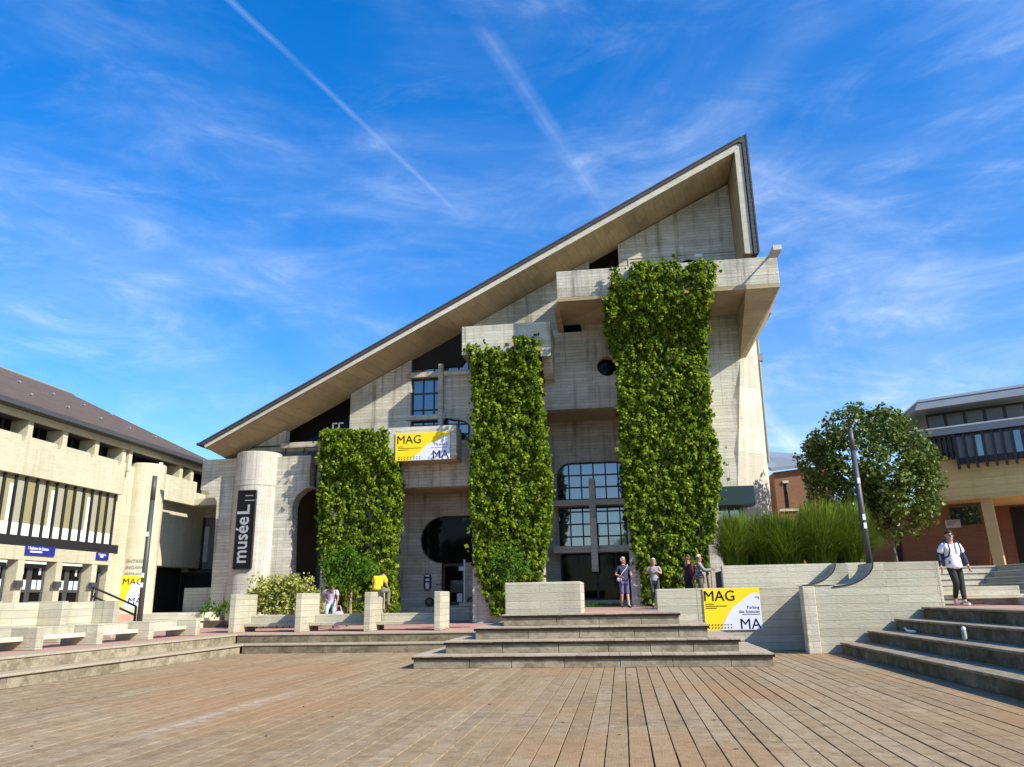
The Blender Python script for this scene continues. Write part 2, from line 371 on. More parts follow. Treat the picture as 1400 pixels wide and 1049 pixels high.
c3 = wramp(dnoise(9.0, 8, (.6, 1, 2.4), (.0, -.3, .2), .65, .8), [(.40, .35), (.75, 1)])
msk = wramp(dnoise(1.15, 3, (1, 1, 1.3), (.4, .2, .9), .5), [(.33, .28), (.60, 1)])
low = wramp(sx.outputs[2], [(.0, .95), (.22, .9), (.55, .62), (.85, .36)])
clouds = wm('MULTIPLY', wm('MULTIPLY', wm('MULTIPLY', wm('ADD', wm('MULTIPLY', c1, .95), wm('MULTIPLY', c2, .7)), c3), msk), low, True)
wob = wm('MULTIPLY', wm('SUBTRACT', wnoise(2.2, 4, (1, 1, 1)), .5), .10)
def contrail(a, b, width, strength, puff=.5):
    """a straight trail at cloud height between two points of the sky"""
    A, B = sky_pt(*a), sky_pt(*b); d = (B-A); L = d.length; d /= L; nrm = V((-d.y, d.x))
    dist = wm('ADD', wm('SUBTRACT', wm('ADD', wm('MULTIPLY', px_, nrm.x), wm('MULTIPLY', py_, nrm.y)), nrm.dot(A)), wm('MULTIPLY', wob, width*6))
    al = wm('DIVIDE', wm('SUBTRACT', wm('ADD', wm('MULTIPLY', px_, d.x), wm('MULTIPLY', py_, d.y)), d.dot(A)), L)
    core = wramp(wm('DIVIDE', wm('ABSOLUTE', dist), width), [(0, 1), (.35, .55), (1, 0)])
    ends = wramp(al, [(0, 0), (.06, 1), (.8, .8), (1, 0)])
    pf = wramp(wnoise(7, 4, (1, 1, 1)), [(.3, 1-puff), (.65, 1)])
    return wm('MULTIPLY', wm('MULTIPLY', wm('MULTIPLY', core, ends), pf), strength)
tr = wm('ADD', wm('ADD', contrail((270, -40), (640, 305), .010, .19, .7), contrail((600, -50), (850, 320), .026, .16, .9)), wm('ADD', contrail((1025, 545), (1130, 660), .07, .35, .4), contrail((1020, 225), (1200, 300), .05, .18, .6)))
fac = wm('ADD', clouds, tr, True)
hs = wnode('ShaderNodeHueSaturation', {'Saturation': 1.40, 'Value': 1.72, 'Hue': .508, 'Color': sky.outputs[0]}).outputs[0]
hz = wramp(sx.outputs[2], [(0, .74), (.30, .86), (.65, 1.0)])
lum = wnode('ShaderNodeMix', {0: 1.0, 6: hs, 7: wnode('ShaderNodeCombineColor', {0: hz, 1: hz, 2: hz}).outputs[0]}, data_type='RGBA', blend_type='MULTIPLY').outputs[2]
SKYB = .105
cl = wnode('ShaderNodeMix', {0: wm('MULTIPLY', fac, .8), 6: lum, 7: (6.6, 7.3, 8.3, 1)}, data_type='RGBA').outputs[2]
bg = wnode('ShaderNodeBackground', {'Color': cl, 'Strength': SKYB})
wt.links.new(bg.outputs[0], wnode('ShaderNodeOutputWorld').inputs[0])
sl = bpy.data.lights.new('sun', 'SUN'); sl.energy = 4.9; sl.angle = math.radians(.5); sl.color = (1, .94, .80)
so = bpy.data.objects.new('sun', sl); COL.objects.link(so); so.rotation_euler = SUN.to_track_quat('Z', 'Y').to_euler(); so.location = SUN*80
S.view_settings.view_transform = 'Standard'; S.view_settings.look = 'None'; S.view_settings.exposure = .63; S.view_settings.gamma = 1
# ------------------------------------------------------------------ ground, deck, terraces
tag(MB().add([(-900, -300, -.5), (900, -300, -.5), (900, 2500, -.5), (-900, 2500, -.5)], [(0, 1, 2, 3)]).build('ground', M['grass']), kind='structure')
R1 = .26; TZ = .52; TZ2 = 1.04
tag(MB().box(-11.9, 5.9, -6, 23.6, -.4, -.07).build('deck_base', M['soil']), kind='structure')
deck = MB(); pw = .215; x = -11.2; k = 0
while x < 5.6:
    y = -4 + [0, 1.2, .6][k % 3] + random.choice([0, 0, .3]); k += 1
    while y < 23.2:
        L = random.choice([3.6, 3.6, 4.8, 2.4]); g = random.uniform(.004, .009)
        dz = random.uniform(-.004, .004); a = random.uniform(-.0025, .0025)
        x0, x1 = x+g+random.uniform(0, .002), x+pw-g
        e = min(y+L, 23.3); b = .003
        vs = [(x0+a, y+.004, -.05), (x1+a, y+.004, -.05), (x1-a, e-.004, -.05), (x0-a, e-.004, -.05),
              (x0+a, y+.004, dz-b), (x1+a, y+.004, dz-b), (x1-a, e-.004, dz-b), (x0-a, e-.004, dz-b),
              (x0+a+b, y+.008, dz), (x1+a-b, y+.008, dz), (x1-a-b, e-.008, dz), (x0-a+b, e-.008, dz)]
        deck.add(vs, [(8, 9, 10, 11), (4, 5, 9, 8), (5, 6, 10, 9), (6, 7, 11, 10), (7, 4, 8, 11), (0, 1, 5, 4), (1, 2, 6, 5), (2, 3, 7, 6), (3, 0, 4, 7)])
        y += L
    x += pw
tag(deck.build('deck', M['wood']), kind='structure')
# terraces: red brick paving at two levels
tag(MB().box(-30, -3.6, 23.1, 36, -.4, TZ-.004).box(-30, -11.8, -8, 23.1, -.4, TZ-.004).build('terrace', M['paving']), kind='structure')
tag(MB().box(-2.9, 8.3, 23.0, 40, -.4, TZ2-.004).box(-2.9, .9, 19.5, 23.0, -.3, TZ2-.005).build('upper_terrace', M['paving']), kind='structure')
tag(MB().box(7.3, 9.8, -6, 23, -.4, TZ2-.006).box(9.8, 26, -6, 22.9, -.4, TZ2-.008).build('side_terrace', M['paving']), kind='structure')
tag(MB().box(11.8, 60, 26.4, 60, -.4, 2.12).box(6.6, 11.9, 28.5, 60, -.4, 2.10).build('plaza', M['paving']), kind='structure')
tag(MB().box(-60, -19.3, -30, 60, -.45, 1.07).build('forecourt', M['paving']), kind='structure')
# ------------------------------------------------------------------ steps
def riser_run(p, d, n, L, h, t, z0, m, parent, bl=(.85, 1.3)):
    """a run of stone blocks with open joints, front face through p along d, n points inward"""
    mb = MB(); d = V(d); n = V(n); a = 0
    while a < L-.01:
        l = random.uniform(*bl); l = L-a if L-a-l < .4 else l
        j = random.uniform(-.004, .004)
        c = V(p)+d*(a+l/2)+n*(t/2+j)+V((0, 0, z0+h/2)); mb.obox(c, d*(l/2-.005), n*t/2, V((0, 0, h/2))); a += l
    return mb.build('riser', m, parent, bevel=.008)
def board_run(p, d, n, L, t, z, m, parent, w=.22, th=.028, over=.05, nose=True):
    mb = MB(); d = V(d); n = V(n); a = 0
    while a < L-.01:
        l = min(w, L-a); g = .004; dz = random.uniform(-.003, .003); r = V(p)+n*(-over+random.uniform(-.006, .004))
        mb.obox(r+d*(a+l/2)+n*(t+over)/2+V((0, 0, z-th/2+dz)), d*(l/2-g), n*(t+over)/2, V((0, 0, th/2))); a += l
    tr_ = mb.build('tread', m, parent)
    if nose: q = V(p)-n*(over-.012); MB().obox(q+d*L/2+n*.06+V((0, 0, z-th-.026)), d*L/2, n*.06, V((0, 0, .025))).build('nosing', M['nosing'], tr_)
    return tr_
st = thing('steps', 'broad flight of four stone steps rising from the deck to the museum entrance', 'steps', (-.8, 17, 0))
for i in range(4):
    e = .6*i; y = 17+.62*i; xl, xr = -4.49+e*.93, 2.94-e*.93; z = R1*i; ww = xr-xl
    tn = .078
    riser_run((xl, y, 0), (1, 0, 0), (0, 1, 0), ww, R1-tn-.004, .4, z, M['stone_l'], st)
    MB().box(xl+.02, xr-.02, y+.41, 22.9, z-.2 if i == 0 else z-.01, z+R1-tn-.006).build('core', M['stone_l'], st)
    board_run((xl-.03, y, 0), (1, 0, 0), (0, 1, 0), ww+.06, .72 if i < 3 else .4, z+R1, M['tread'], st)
    if i < 3:
        for sx_, xx in ((1, xl-.03), (-1, xr+.03)):
            board_run((xx, y+.73, 0), (0, 1, 0), (sx_, 0, 0), 22.8-y-.73, .62, z+R1, M['tread'], st, over=.02, nose=False)
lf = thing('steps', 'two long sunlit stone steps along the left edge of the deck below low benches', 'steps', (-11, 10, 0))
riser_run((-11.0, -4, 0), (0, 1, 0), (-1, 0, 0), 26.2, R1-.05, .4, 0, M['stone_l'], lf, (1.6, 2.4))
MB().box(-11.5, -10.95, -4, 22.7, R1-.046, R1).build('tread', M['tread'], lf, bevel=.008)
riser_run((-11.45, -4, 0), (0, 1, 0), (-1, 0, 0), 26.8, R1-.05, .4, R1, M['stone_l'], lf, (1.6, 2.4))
MB().box(-11.95, -11.42, -4, 23.1, 2*R1-.046, 2*R1).build('tread', M['tread'], lf, bevel=.008)
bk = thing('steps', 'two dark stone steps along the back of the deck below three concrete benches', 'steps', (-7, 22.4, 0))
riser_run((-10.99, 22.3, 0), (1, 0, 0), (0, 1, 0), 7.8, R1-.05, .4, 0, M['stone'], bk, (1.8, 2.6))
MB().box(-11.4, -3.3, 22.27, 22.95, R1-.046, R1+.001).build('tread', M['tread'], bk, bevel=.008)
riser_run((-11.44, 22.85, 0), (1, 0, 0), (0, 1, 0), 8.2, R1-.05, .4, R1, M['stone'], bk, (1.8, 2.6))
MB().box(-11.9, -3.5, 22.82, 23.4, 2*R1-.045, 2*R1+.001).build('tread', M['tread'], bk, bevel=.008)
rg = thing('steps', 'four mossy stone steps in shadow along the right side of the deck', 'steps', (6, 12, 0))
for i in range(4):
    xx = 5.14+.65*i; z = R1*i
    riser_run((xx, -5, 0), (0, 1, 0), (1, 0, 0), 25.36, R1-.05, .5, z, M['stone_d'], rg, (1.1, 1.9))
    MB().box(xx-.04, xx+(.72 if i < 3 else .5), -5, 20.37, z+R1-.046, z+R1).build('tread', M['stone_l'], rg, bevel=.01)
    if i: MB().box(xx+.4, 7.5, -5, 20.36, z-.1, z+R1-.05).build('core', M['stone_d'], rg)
# corner steps rising to the plaza behind the right wall
cs = thing('steps', 'pale corner steps behind the man in white rising to the brick building', 'steps', (10, 25, 1.04))
X0, Y0 = 9.75, 24.4
for i in range(6):
    xx, yy, z = X0+.32*i, Y0+.32*i, 1.04+.18*i
    mb = MB().box(8.6, 20, yy, 27.5+.01*i, z, z+.135)
    mb.box(xx, 20+.01*i, 12, yy-.002, z, z+.135)
    mb.box(8.6, 20, yy-.03, 27.5, z+.137, z+.18).box(xx-.03, 20+.01*i, 12, yy-.032, z+.137, z+.18)
    mb.build('step', M['conc_l'], cs, bevel=.008)
# pale steps in front of the lecture hall
ls = thing('steps', 'three pale steps beside the curved stair tower at the lecture hall', 'steps', (-17, 27, .52))
for i in range(3):
    MB().box(-22, -16.2-.25*i, 29.3+.35*i, 35, TZ+.185*i-.01, TZ+.185*(i+1)).build('step', M['conc_l'], ls, bevel=.008)
# ------------------------------------------------------------------ museum building
YR, YU, YL = 29.95, 32.0, 34.4
U = fx(YU); L_ = fx(YL); F = fx(YR)
XA, ZA, NA = (1, 0, 0), (0, 0, 1), (0, 1, 0)
def arc(cx, cz, r, a0, a1, n=10, rz=None):
    rz = rz or r
    return [(cx+r*math.cos(math.radians(a0+(a1-a0)*i/n)), cz+rz*math.sin(math.radians(a0+(a1-a0)*i/n))) for i in range(n+1)]
def xz(mb, outl, Y, t, holes=(), mi=0): return mb.slab(outl, holes, (0, Y, 0), XA, ZA, NA, t, mi)
mus = thing('museum_building', 'tall board-formed concrete museum with a steep lopsided roof and ivy-clad piers', 'building', (-6, 33, .5))
# roof: long left slope, short right leg, both extruded to the back
A0, A1, A2, A3, A4, A5 = F(275, 600), F(281, 607), F(1015, 190), F(1004, 210), F(1032, 347), F(1018, 348)
YB = 54
sl_ = (19.4-7.9)/(5.69+17.04)
lo2 = (-17.05, 7.74)
mb = MB()   # concrete shell of the roof
xz(mb, [(-17.1, 7.84), lo2, (5.69, 19.47), (5.66, 14.78), (6.02, 14.76), (6.0, 19.80)], YR, YB-YR)
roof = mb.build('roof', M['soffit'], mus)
fa = MB(); xz(fa, [(-17.12, 7.87), (-17.0, 7.73), (5.70, 19.45), (5.68, 14.765), (5.98, 14.75), (6.0, 19.80), (5.78, 19.82)], YR-.05, .045)
fa.build('fascia', M['fascia'], roof)
fa = MB(); xz(fa, [(-17.28, 7.93), (-17.13, 7.82), (5.88, 19.86), (6.03, 19.8), (6.03, 14.70), (6.19, 14.72), (6.2, 20.2), (6.0, 20.08)], YR-.12, YB-YR+.12)
sr = fa.build('slate_covering', M['slate'], roof)
mb = MB()
n = 46
for i in range(n):   # slate ends seen along the verge
    t0 = i/n; a = V((-17.26, YR-.13, 7.90)).lerp(V((6.0, YR-.13, 20.09)), t0); b = V((-17.26, YR-.13, 7.90)).lerp(V((6.0, YR-.13, 20.09)), t0+.97/n)
    mb.bar(a, b, .04, .05)
for i in range(14):
    z = 14.8+i*.39; mb.box(6.19, 6.25, YR-.14, YR+.3, z, z+.34)
mb.build('verge_slates', M['slate'], roof)
MB().tube([(-17.33, YR-.1, 7.88), (-17.33, YB, 7.88)], .07, 8).build('gutter', M['dgrey'], roof)
# soffit board falling a little towards the wall
s0, s1 = (-17.0, 7.74), (5.66, 19.45)
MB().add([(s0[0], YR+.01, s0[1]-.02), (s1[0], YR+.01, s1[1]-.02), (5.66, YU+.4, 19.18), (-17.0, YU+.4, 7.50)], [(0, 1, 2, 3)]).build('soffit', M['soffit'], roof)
def under(x, d=.0): return 7.50+(x+17.0)*(19.18-7.50)/22.66-d
# upper facade wall, px corners on the wall plane
op_l = [U(390, 606), U(477, 606), (U(477, 606)[0], under(U(477, 0)[0])+.3), (U(390, 606)[0], under(U(390, 606)[0])+.02)]
wx0, wx1 = U(562, 520)[0], U(647, 520)[0]
xs = U(808, 360)[0]; xe = U(846, 360)[0]
SOF1, SOF2 = 6.04, 9.13
outl = [(-17.1, 7.2), (-12.9, 7.2), (-12.9, SOF1), (-4.9, SOF1), (-4.9, SOF2-.5)]
outl += [(-4.9+.5, SOF2)] if False else arc(-4.1, SOF2-.45, .45, 180, 90, 6)
outl += [(1.2, SOF2), (1.2, 1.0), (4.70, 1.0), U(1009, 705), U(1007, 640), U(1003, 618), U(1006, 600), U(1008, 590), U(1007, 550), U(1002, 543), U(1006, 526), (5.43, 10.9), (5.5, 14), (5.66, 15.5), (5.66, 19.12)]
outl += [(xe, under(xe)), (xe, 15.0), (xs-.1, 15.0), (xs-.1, under(xs-.1))]
w_hole = [(wx0, 8.2), (wx1+.6, 8.2), (wx1+.6, U(640, 585)[1])] ; 
outl += [(wx1, under(wx1)), (wx1, U(640, 511)[1]), (U(604, 511)[0], U(640, 511)[1]), (U(604, 511)[0], U(604, 570)[1])]
outl += arc(U(606, 585)[0]+.45, U(606, 587)[1], .75, 90, 0, 6, .42)
outl += [(U(604, 511)[0]+1.2, 8.0), (wx0, 8.0), (wx0, under(wx0))]
x2, x1 = U(477, 606)[0], U(390, 606)[0]
outl += [(x2, under(x2)), (x2, 8.05), (x1, 8.05), (x1, under(x1)), (-17.1, under(-17.1))]
circ = arc(*U(830, 501), .43, 0, 360, 23)[:-1]
mb = MB(); xz(mb, outl, YU, .45, [circ])
mb.build('facade_wall', M['conc'], mus)
# bright flank turning away on the right
P = lambda x, y, Y: tuple(at(x, y, Y=Y))
mb = MB()
tp, bt = 17.0, 0.9
def prism_v(mb, top, bot, depth):
    a = [V(p) for p in top]; b = [V(p) for p in bot]; n = len(a); off = V((-1.0, depth, 0))
    for i in range(n-1):
        vs = [a[i], a[i+1], b[i+1], b[i], a[i]+off, a[i+1]+off, b[i+1]+off, b[i]+off]
        mb.add(vs, [(0, 1, 2, 3), (4, 7, 6, 5), (0, 4, 5, 1), (1, 5, 6, 2), (2, 6, 7, 3), (3, 7, 4, 0)])
def lin(p1, p2, z):
    t = (z-p1[2])/(p2[2]-p1[2]); return tuple(V(p1).lerp(V(p2), t))
e = [(P(1012, 492, 32.02), P(1008, 705, 32.02)), (P(1022, 488, 32.5), P(1024, 705, 32.4)), (P(1026, 480, 32.62), P(1036, 705, 32.6)), (P(1031, 470, 33.3), P(1050, 705, 33.1)), (P(1034, 465, 34.2), P(1056, 705, 34.0))]
prism_v(mb, [lin(a, b, 14.5) for a, b in e], [lin(a, b, .9) for a, b in e], .6)
mb.build('side_wall', M['side'], mus)
mb = MB()
for z in (5.2, 8.2, 10.4): pass
pp = [lin(*e[4], 12.4), lin(*e[4], 9.6), lin(*e[4], 6.8)]
mb.tube([tuple(V(p)+V((.03, -.1, 0))) for p in pp], .06, 6); mb.box(pp[0][0]-.05, pp[0][0]+.16, 34.0, 34.25, 11.4, 11.75)
mb.build('rain_pipe', M['grey'], mus)
# back volume so nothing is hollow from the side
MB().add([(-16.9, 36.8, .5), (4.4, 36.8, .5), (5.3, 36.8, 18.6), (-16.9, 36.8, 7.2), (-16.9, YB-.2, .5), (4.4, YB-.2, .5), (5.3, YB-.2, 18.6), (-16.9, YB-.2, 7.2)],
         [(0, 1, 2, 3), (4, 7, 6, 5), (0, 4, 5, 1), (1, 5, 6, 2), (2, 6, 7, 3), (3, 7, 4, 0)]).build('rear_wall', M['conc'], mus)
# upper terrace slab (ceiling over the recessed entrance)
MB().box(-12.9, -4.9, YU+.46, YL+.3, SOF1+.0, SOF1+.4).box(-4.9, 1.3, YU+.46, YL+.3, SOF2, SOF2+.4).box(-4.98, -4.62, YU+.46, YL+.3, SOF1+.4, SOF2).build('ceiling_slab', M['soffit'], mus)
MB().box(1.25, 1.6, YU+.46, YL+.5, .9, SOF2).build('return_wall', M['conc'], mus)
# recessed lower wall with round opening, door and big window
cx, cz = L_(606, 738); r = (L_(575, 738)[0]-cx)*-1
dx0, dx1 = L_(603.5, 800)[0], L_(634, 800)[0]
dz0 = 1.16
zc = cz-r
key = [(dx0, dz0), (dx0, zc+.02)]
key += arc(cx+.0, cz, r, 268, 90, 16)
key += [(cx+2.0, cz+r), (cx+2.6, cz+r-.2), (cx+2.9, cz), (cx+2.6, cz-r+.2), (cx+2.0, cz-r+.02), (dx1+.02, cz-r+.02), (dx1, dz0)]
wl, wr = L_(762, 690)[0], L_(864, 690)[0]
wt_, wb = L_(800, 632)[1], 1.28
win = [(wl+.06, wb), (wl, wt_-.65)]+arc(wl+.65, wt_-.65, .65, 180, 90, 7)+arc(wr-.65, wt_-.65, .65, 90, 0, 7)+[(wr, wb)]
mb = MB(); xz(mb, [(-12.9, .4), (1.3, .4), (1.3, SOF2+.1), (-4.8, SOF2+.1), (-4.8, SOF1+.1), (-12.9, SOF1+.1)], YL, .4, [key, win])
mb.build('entrance_wall', M['conc'], mus)
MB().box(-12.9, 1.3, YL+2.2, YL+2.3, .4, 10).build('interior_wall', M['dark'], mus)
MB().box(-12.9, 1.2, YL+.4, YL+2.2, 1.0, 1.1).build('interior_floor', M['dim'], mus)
# round glazing + door
dr = MB(); xz(dr, [(x, z) for x, z in key[2:-2]]+[(dx0+.02, zc+.02)], YL+.2, .03)
g = dr.build('window', M['glass_d'], mus)
fr = MB(); rim = key[2:-3]
for a, b in zip(rim[:-1], rim[1:]): fr.bar((a[0], YL+.17, a[1]), (b[0], YL+.17, b[1]), .09, .07)
fr.build('frame', M['black'], g)
door = MB(); door.box(dx0+.02, dx0+.12, YL+.16, YL+.24, dz0, zc).box(dx1-.1, dx1-.0, YL+.16, YL+.24, dz0, zc).box(dx0+.12, dx1-.1, YL+.16, YL+.24, zc-.12, zc).box(dx0+.12, dx1-.1, YL+.16, YL+.24, dz0, dz0+.14)
dd = door.build('door', M['black'], mus)
MB().box(dx0+.12, dx1-.1, YL+.19, YL+.21, dz0+.14, zc-.12).build('pane', M['glass_d'], dd)
MB().box(dx1-.001, dx1+.075, YL-.03, YL+.1, dz0, zc+.15).build('white_jamb', M['white'], dd)
MB().box(dx0+.75, dx0+1.0, YL+.15, YL+.158, zc-.32, zc-.14).build('notice', M['paper'], dd)
MB().box(dx0+.38, dx0+1.05, YL+.15, YL+.157, zc-1.25, zc-.72).build('poster', M['green'], dd)
text('opening_words', 'Musée', M['letter'], dd, (dx0+.5, YL+.148, zc-.88), XA, ZA, .2)
MB().box(dx1-.33, dx1-.1, YL+.15, YL+.157, dz0+.15, dz0+.5).build('sticker', M['paper'], dd)
MB().bar((dx0-.25, YL+.02, 2.05), (dx0+.02, YL+.02, 2.05), .04).build('handle', M['black'], dd)
# plinth and ramp below the door
MB().box(-11.2, -8.0, YL-.55, YL-.002, TZ, 1.12).box(-8.0, -6.15, YL-.85, YL-.002, TZ, 1.1).build('plinth', M['conc'], mus, bevel=.02)
MB().box(-6.14, -5.5, YL-2.0, YL-.002, TZ, 1.16).build('plinth', M['conc_wall'], mus, bevel=.02)
MB().box(-6.9, -5.52, YL-.9, YL-.86, 1.14, 1.28).build('ledge', M['conc_l'], mus)
# intercom panel and round wall lamps
ix, iz0, iz1 = L_(585, 796)[0], L_(585, 808)[1], L_(585, 784)[1]
mb = MB(); xz(mb, arc(ix, iz1-.16, .16, 0, 180, 8)+arc(ix, iz0+.16, .16, 180, 360, 8), YL-.1, .1)
ip = mb.build('intercom_panel', M['black'], mus)
for z0, h in ((.62, .09), (.44, .1), (.1, .27)): MB().box(ix-.09, ix+.09, YL-.106, YL-.1, iz0+z0-.02, iz0+z0+h-.02).build('notice', M['paper'], ip)
for px, py in ((538, 823), (588, 823), (645, 822)):
    x, z = L_(px, py); mb = MB(); mb.tube([(x, YL-.002, z), (x, YL-.14, z)], .19, 14); o = mb.build('round_lamp', M['black'], mus)
    MB().tube([(x, YL-.141, z), (x, YL-.15, z)], .1, 12).build('lens', M['glass_g'], o)
# big gridded window
wi = MB()
for k in range(7):
    x = wl+(wr-wl)*k/6; wi.box(x-.03, x+.03, YL+.17, YL+.23, L_(800, 748)[1] if False else 3.3, wt_-(.22 if k in (0, 6) else .0))
for k in range(8):
    z = wt_-.02-k*.54
    if z > 3.3: wi.box(wl, wr, YL+.165, YL+.225, z-.03, z+.03)
edge = win[1:-1]
for a, b in zip(edge[:-1], edge[1:]): wi.bar((a[0], YL+.18, a[1]), (b[0], YL+.18, b[1]), .11, .1)
wf = wi.build('window', M['black'], mus)
pn = MB(); xz(pn, [(wl, 3.3)]+win[1:-1]+[(wr, 3.3)], YL+.21, .02); pn.build('pane', M['glass'], wf)
ent = MB().box(wl+.05, wl+.12, YL+.15, YL+.22, wb, 3.3).box(wr-.12, wr-.05, YL+.15, YL+.22, wb, 3.3)
for k in (1, 2, 3): x = wl+(wr-wl)*k/4; ent.box(x-.04, x+.04, YL+.15, YL+.22, wb, 3.3)
ent.box(wl, wr, YL+.15, YL+.22, wb+.62, wb+.68).box(wl, wr, YL+.15, YL+.22, wb, wb+.08)
ed = ent.build('entrance_door', M['black'], mus); MB().box(wl+.05, wr-.05, YL+.18, YL+.2, wb+.08, 3.3).build('pane', M['glass_d'], ed)
zb1, zb2 = L_(800, 689)[1], L_(800, 752.5)[1]
MB().box(wl-.35, wr+.5, YL-.55, YL+.14, zb1-.12, zb1+.12).build('beam', M['conc_l'], mus, bevel=.015)
MB().box(wl-.15, wr+.5, YL-.95, YL+.14, zb2-.14, zb2+.14).build('beam', M['conc_l'], mus, bevel=.015)
mx = L_(811, 700)[0]; mb = MB()
mb.box(mx-.13, mx+.13, YL-.42, YL+.15, zb1+.121, L_(806, 656)[1]).box(mx-.13, mx+.13, YL-.7, YL+.15, zb2+.141, zb1-.121)
mb.box(mx-.12, mx+.16, YL-1.3, YL-.96, L_(815, 783)[1], L_(815, 712)[1]); mb.build('mullion', M['conc_l'], mus, bevel=.015)
MB().box(wl-.6, wr+1.5, YL-.45, YL-.001, 1.03, 1.27).box(wl+.9, wr+1.5, YL-.9, YL-.46, 1.03, 1.15).build('door_step', M['conc_l'], mus, bevel=.015)
# upper window, half under the roof
zt = U(604, 505)[1]
gx0, gx1, gm = wx0, wx1, U(603, 520)[0]
fr = MB()
for x in (gx0+.05, gx0+.52, gx0+1.0, gm-.12, gm+.25, gm+.75, gm+1.2): fr.box(x-.035, x+.035, YU+.2, YU+.26, 8.0, under(x)+.0)
for z in (8.3, 8.75, 9.45, 10.2, 10.9, 11.6, 12.2): fr.box(gx0, gx1+.2, YU+.205, YU+.255, z-.035, z+.035)
uw = fr.build('window', M['black'], mus)
pn = MB(); xz(pn, [(gx0, 8.0), (gx1+.2, 8.0), (gx1+.2, under(gx1+.2)), (gx0, under(gx0))], YU+.24, .02); pn.build('pane', M['glass'], uw)
pn = MB(); xz(pn, [(gx0, zt+.1), (gx1+.1, zt+.1), (gx1+.1, under(gx1+.1)+.02), (gx0, under(gx0)+.02)], YU+.30, .02); pn2 = MB(); xz(pn2, [(gx0, zt+.12), (gm+.9, zt+.12), (gm+1.35, zt+.75), (gm+1.6, under(gm+1.6)), (gx0, under(gx0))], YU+.16, .02); pn2.build('recess_shade', M['dark'], uw)  # black sheet put in for the shade of the recess under the roof
MB().box(gx0-.12, gx1, YU-.1, YU+.16, U(590, 512)[1]-.13, U(590, 512)[1]+.10).build('beam', M['conc'], mus, bevel=.015)
MB().box(gx0-.12, gm+.2, YU-.1, YU+.16, U(590, 571)[1]-.11, U(590, 571)[1]+.11).build('beam', M['conc'], mus, bevel=.015)
MB().box(gm-.09, gm+.12, YU-.16, YU+.15, 8.1, U(603, 499)[1]).build('mullion', M['conc'], mus, bevel=.015)
# dark glazing behind the triangular openings
pn = MB(); xz(pn, [(x1-.1, 7.2), (x2+.1, 7.2), (x2+.1, under(x2)+.05), (x1-.1, under(x1)+.05)], YU+.42, .02)
pn.build('window', M['glass_d'], mus)
pn = MB(); xz(pn, [(xs-.3, 14.0), (xe+.2, 14.0), (xe+.2, under(xe)+.1), (xs-.3, under(xs)+.1)], YU+.42, .02); pn.build('window', M['glass_d'], mus)
MB().tube([(U(830, 501)[0], YU+.4, U(830, 501)[1]), (U(830, 501)[0], YU+.42, U(830, 501)[1])], .6, 20).build('round_window', M['glass_d'], mus)
za, zb = U(420, 605.5)[1], U(420, 612)[1]
MB().box(U(386, 609)[0], x2+.4, YU-.22, YU+.3, zb-.02, za).build('beam', M['conc'], mus, bevel=.01)
# window panels and small openings on the top storey
tz = under(xe)
MB().box(xe+.42, xe+.47, YU-.035, YU-.001, 14.5, 16.6).box(xe, 5.6, YU-.03, YU-.001, 15.82, 15.9).build('wall_rib', M['conc'], mus)
mb = MB(); ax, az = U(942, 358); xz(mb, arc(ax, 15.05, .55, 0, 180, 10), YU-.02, .018); mb.build('arched_window', M['glass_d'], mus)
MB().box(U(949, 350)[0], U(960, 350)[0], YU-.1, YU-.001, U(949, 353)[1], U(949, 349)[1]).build('wall_box', M['paper'], mus)
MB().box(U(865, 360)[0], U(878, 360)[0], YU-.02, YU-.001, U(865, 362)[1], U(865, 358)[1]).build('vent', M['black'], mus)
# niche with a quarter arch under the big balcony
nx, nz = U(771, 455); mb = MB(); xz(mb, [(nx, nz), (nx+.78, nz)]+arc(nx, nz, .78, 0, 90, 9, .95), YU-.012, .01)
mb.build('arched_window', M['glass_d'], mus)
mb = MB()
q = arc(nx, nz, .84, 0, 90, 9, 1.02)
for a, b in zip(q[:-1], q[1:]): mb.bar((a[0], YU-.04, a[1]), (b[0], YU-.04, b[1]), .08, .09)
mb.build('arch_trim', M['conc'], mus)
bx = nx-.12
MB().add([(bx-.12, 29.8, 12.9), (bx+.12, 29.8, 12.9), (bx-.12, YU-.001, 12.9), (bx+.12, YU-.001, 12.9), (bx-.12, YU-.001, nz), (bx+.12, YU-.001, nz), (bx-.12, YU-.3, nz), (bx+.12, YU-.3, nz)],
         [(0, 1, 3, 2), (0, 2, 4, 6), (1, 7, 5, 3), (0, 6, 7, 1), (6, 4, 5, 7), (2, 3, 5, 4)]).build('bracket', M['soffit'], mus)
# piers carrying the balconies (under the ivy)
def pier(x0, x1, yf, z0, z1): MB().box(x0, x1, yf, YU-.003, z0, z1).build('pier', M['conc'], mus)
pier(-12.2, -9.25, 31.15, TZ, 7.0); pier(-5.75, -2.95, 30.55, TZ, 11.2); pier(.35, 3.75, 30.0, TZ2, 12.85)
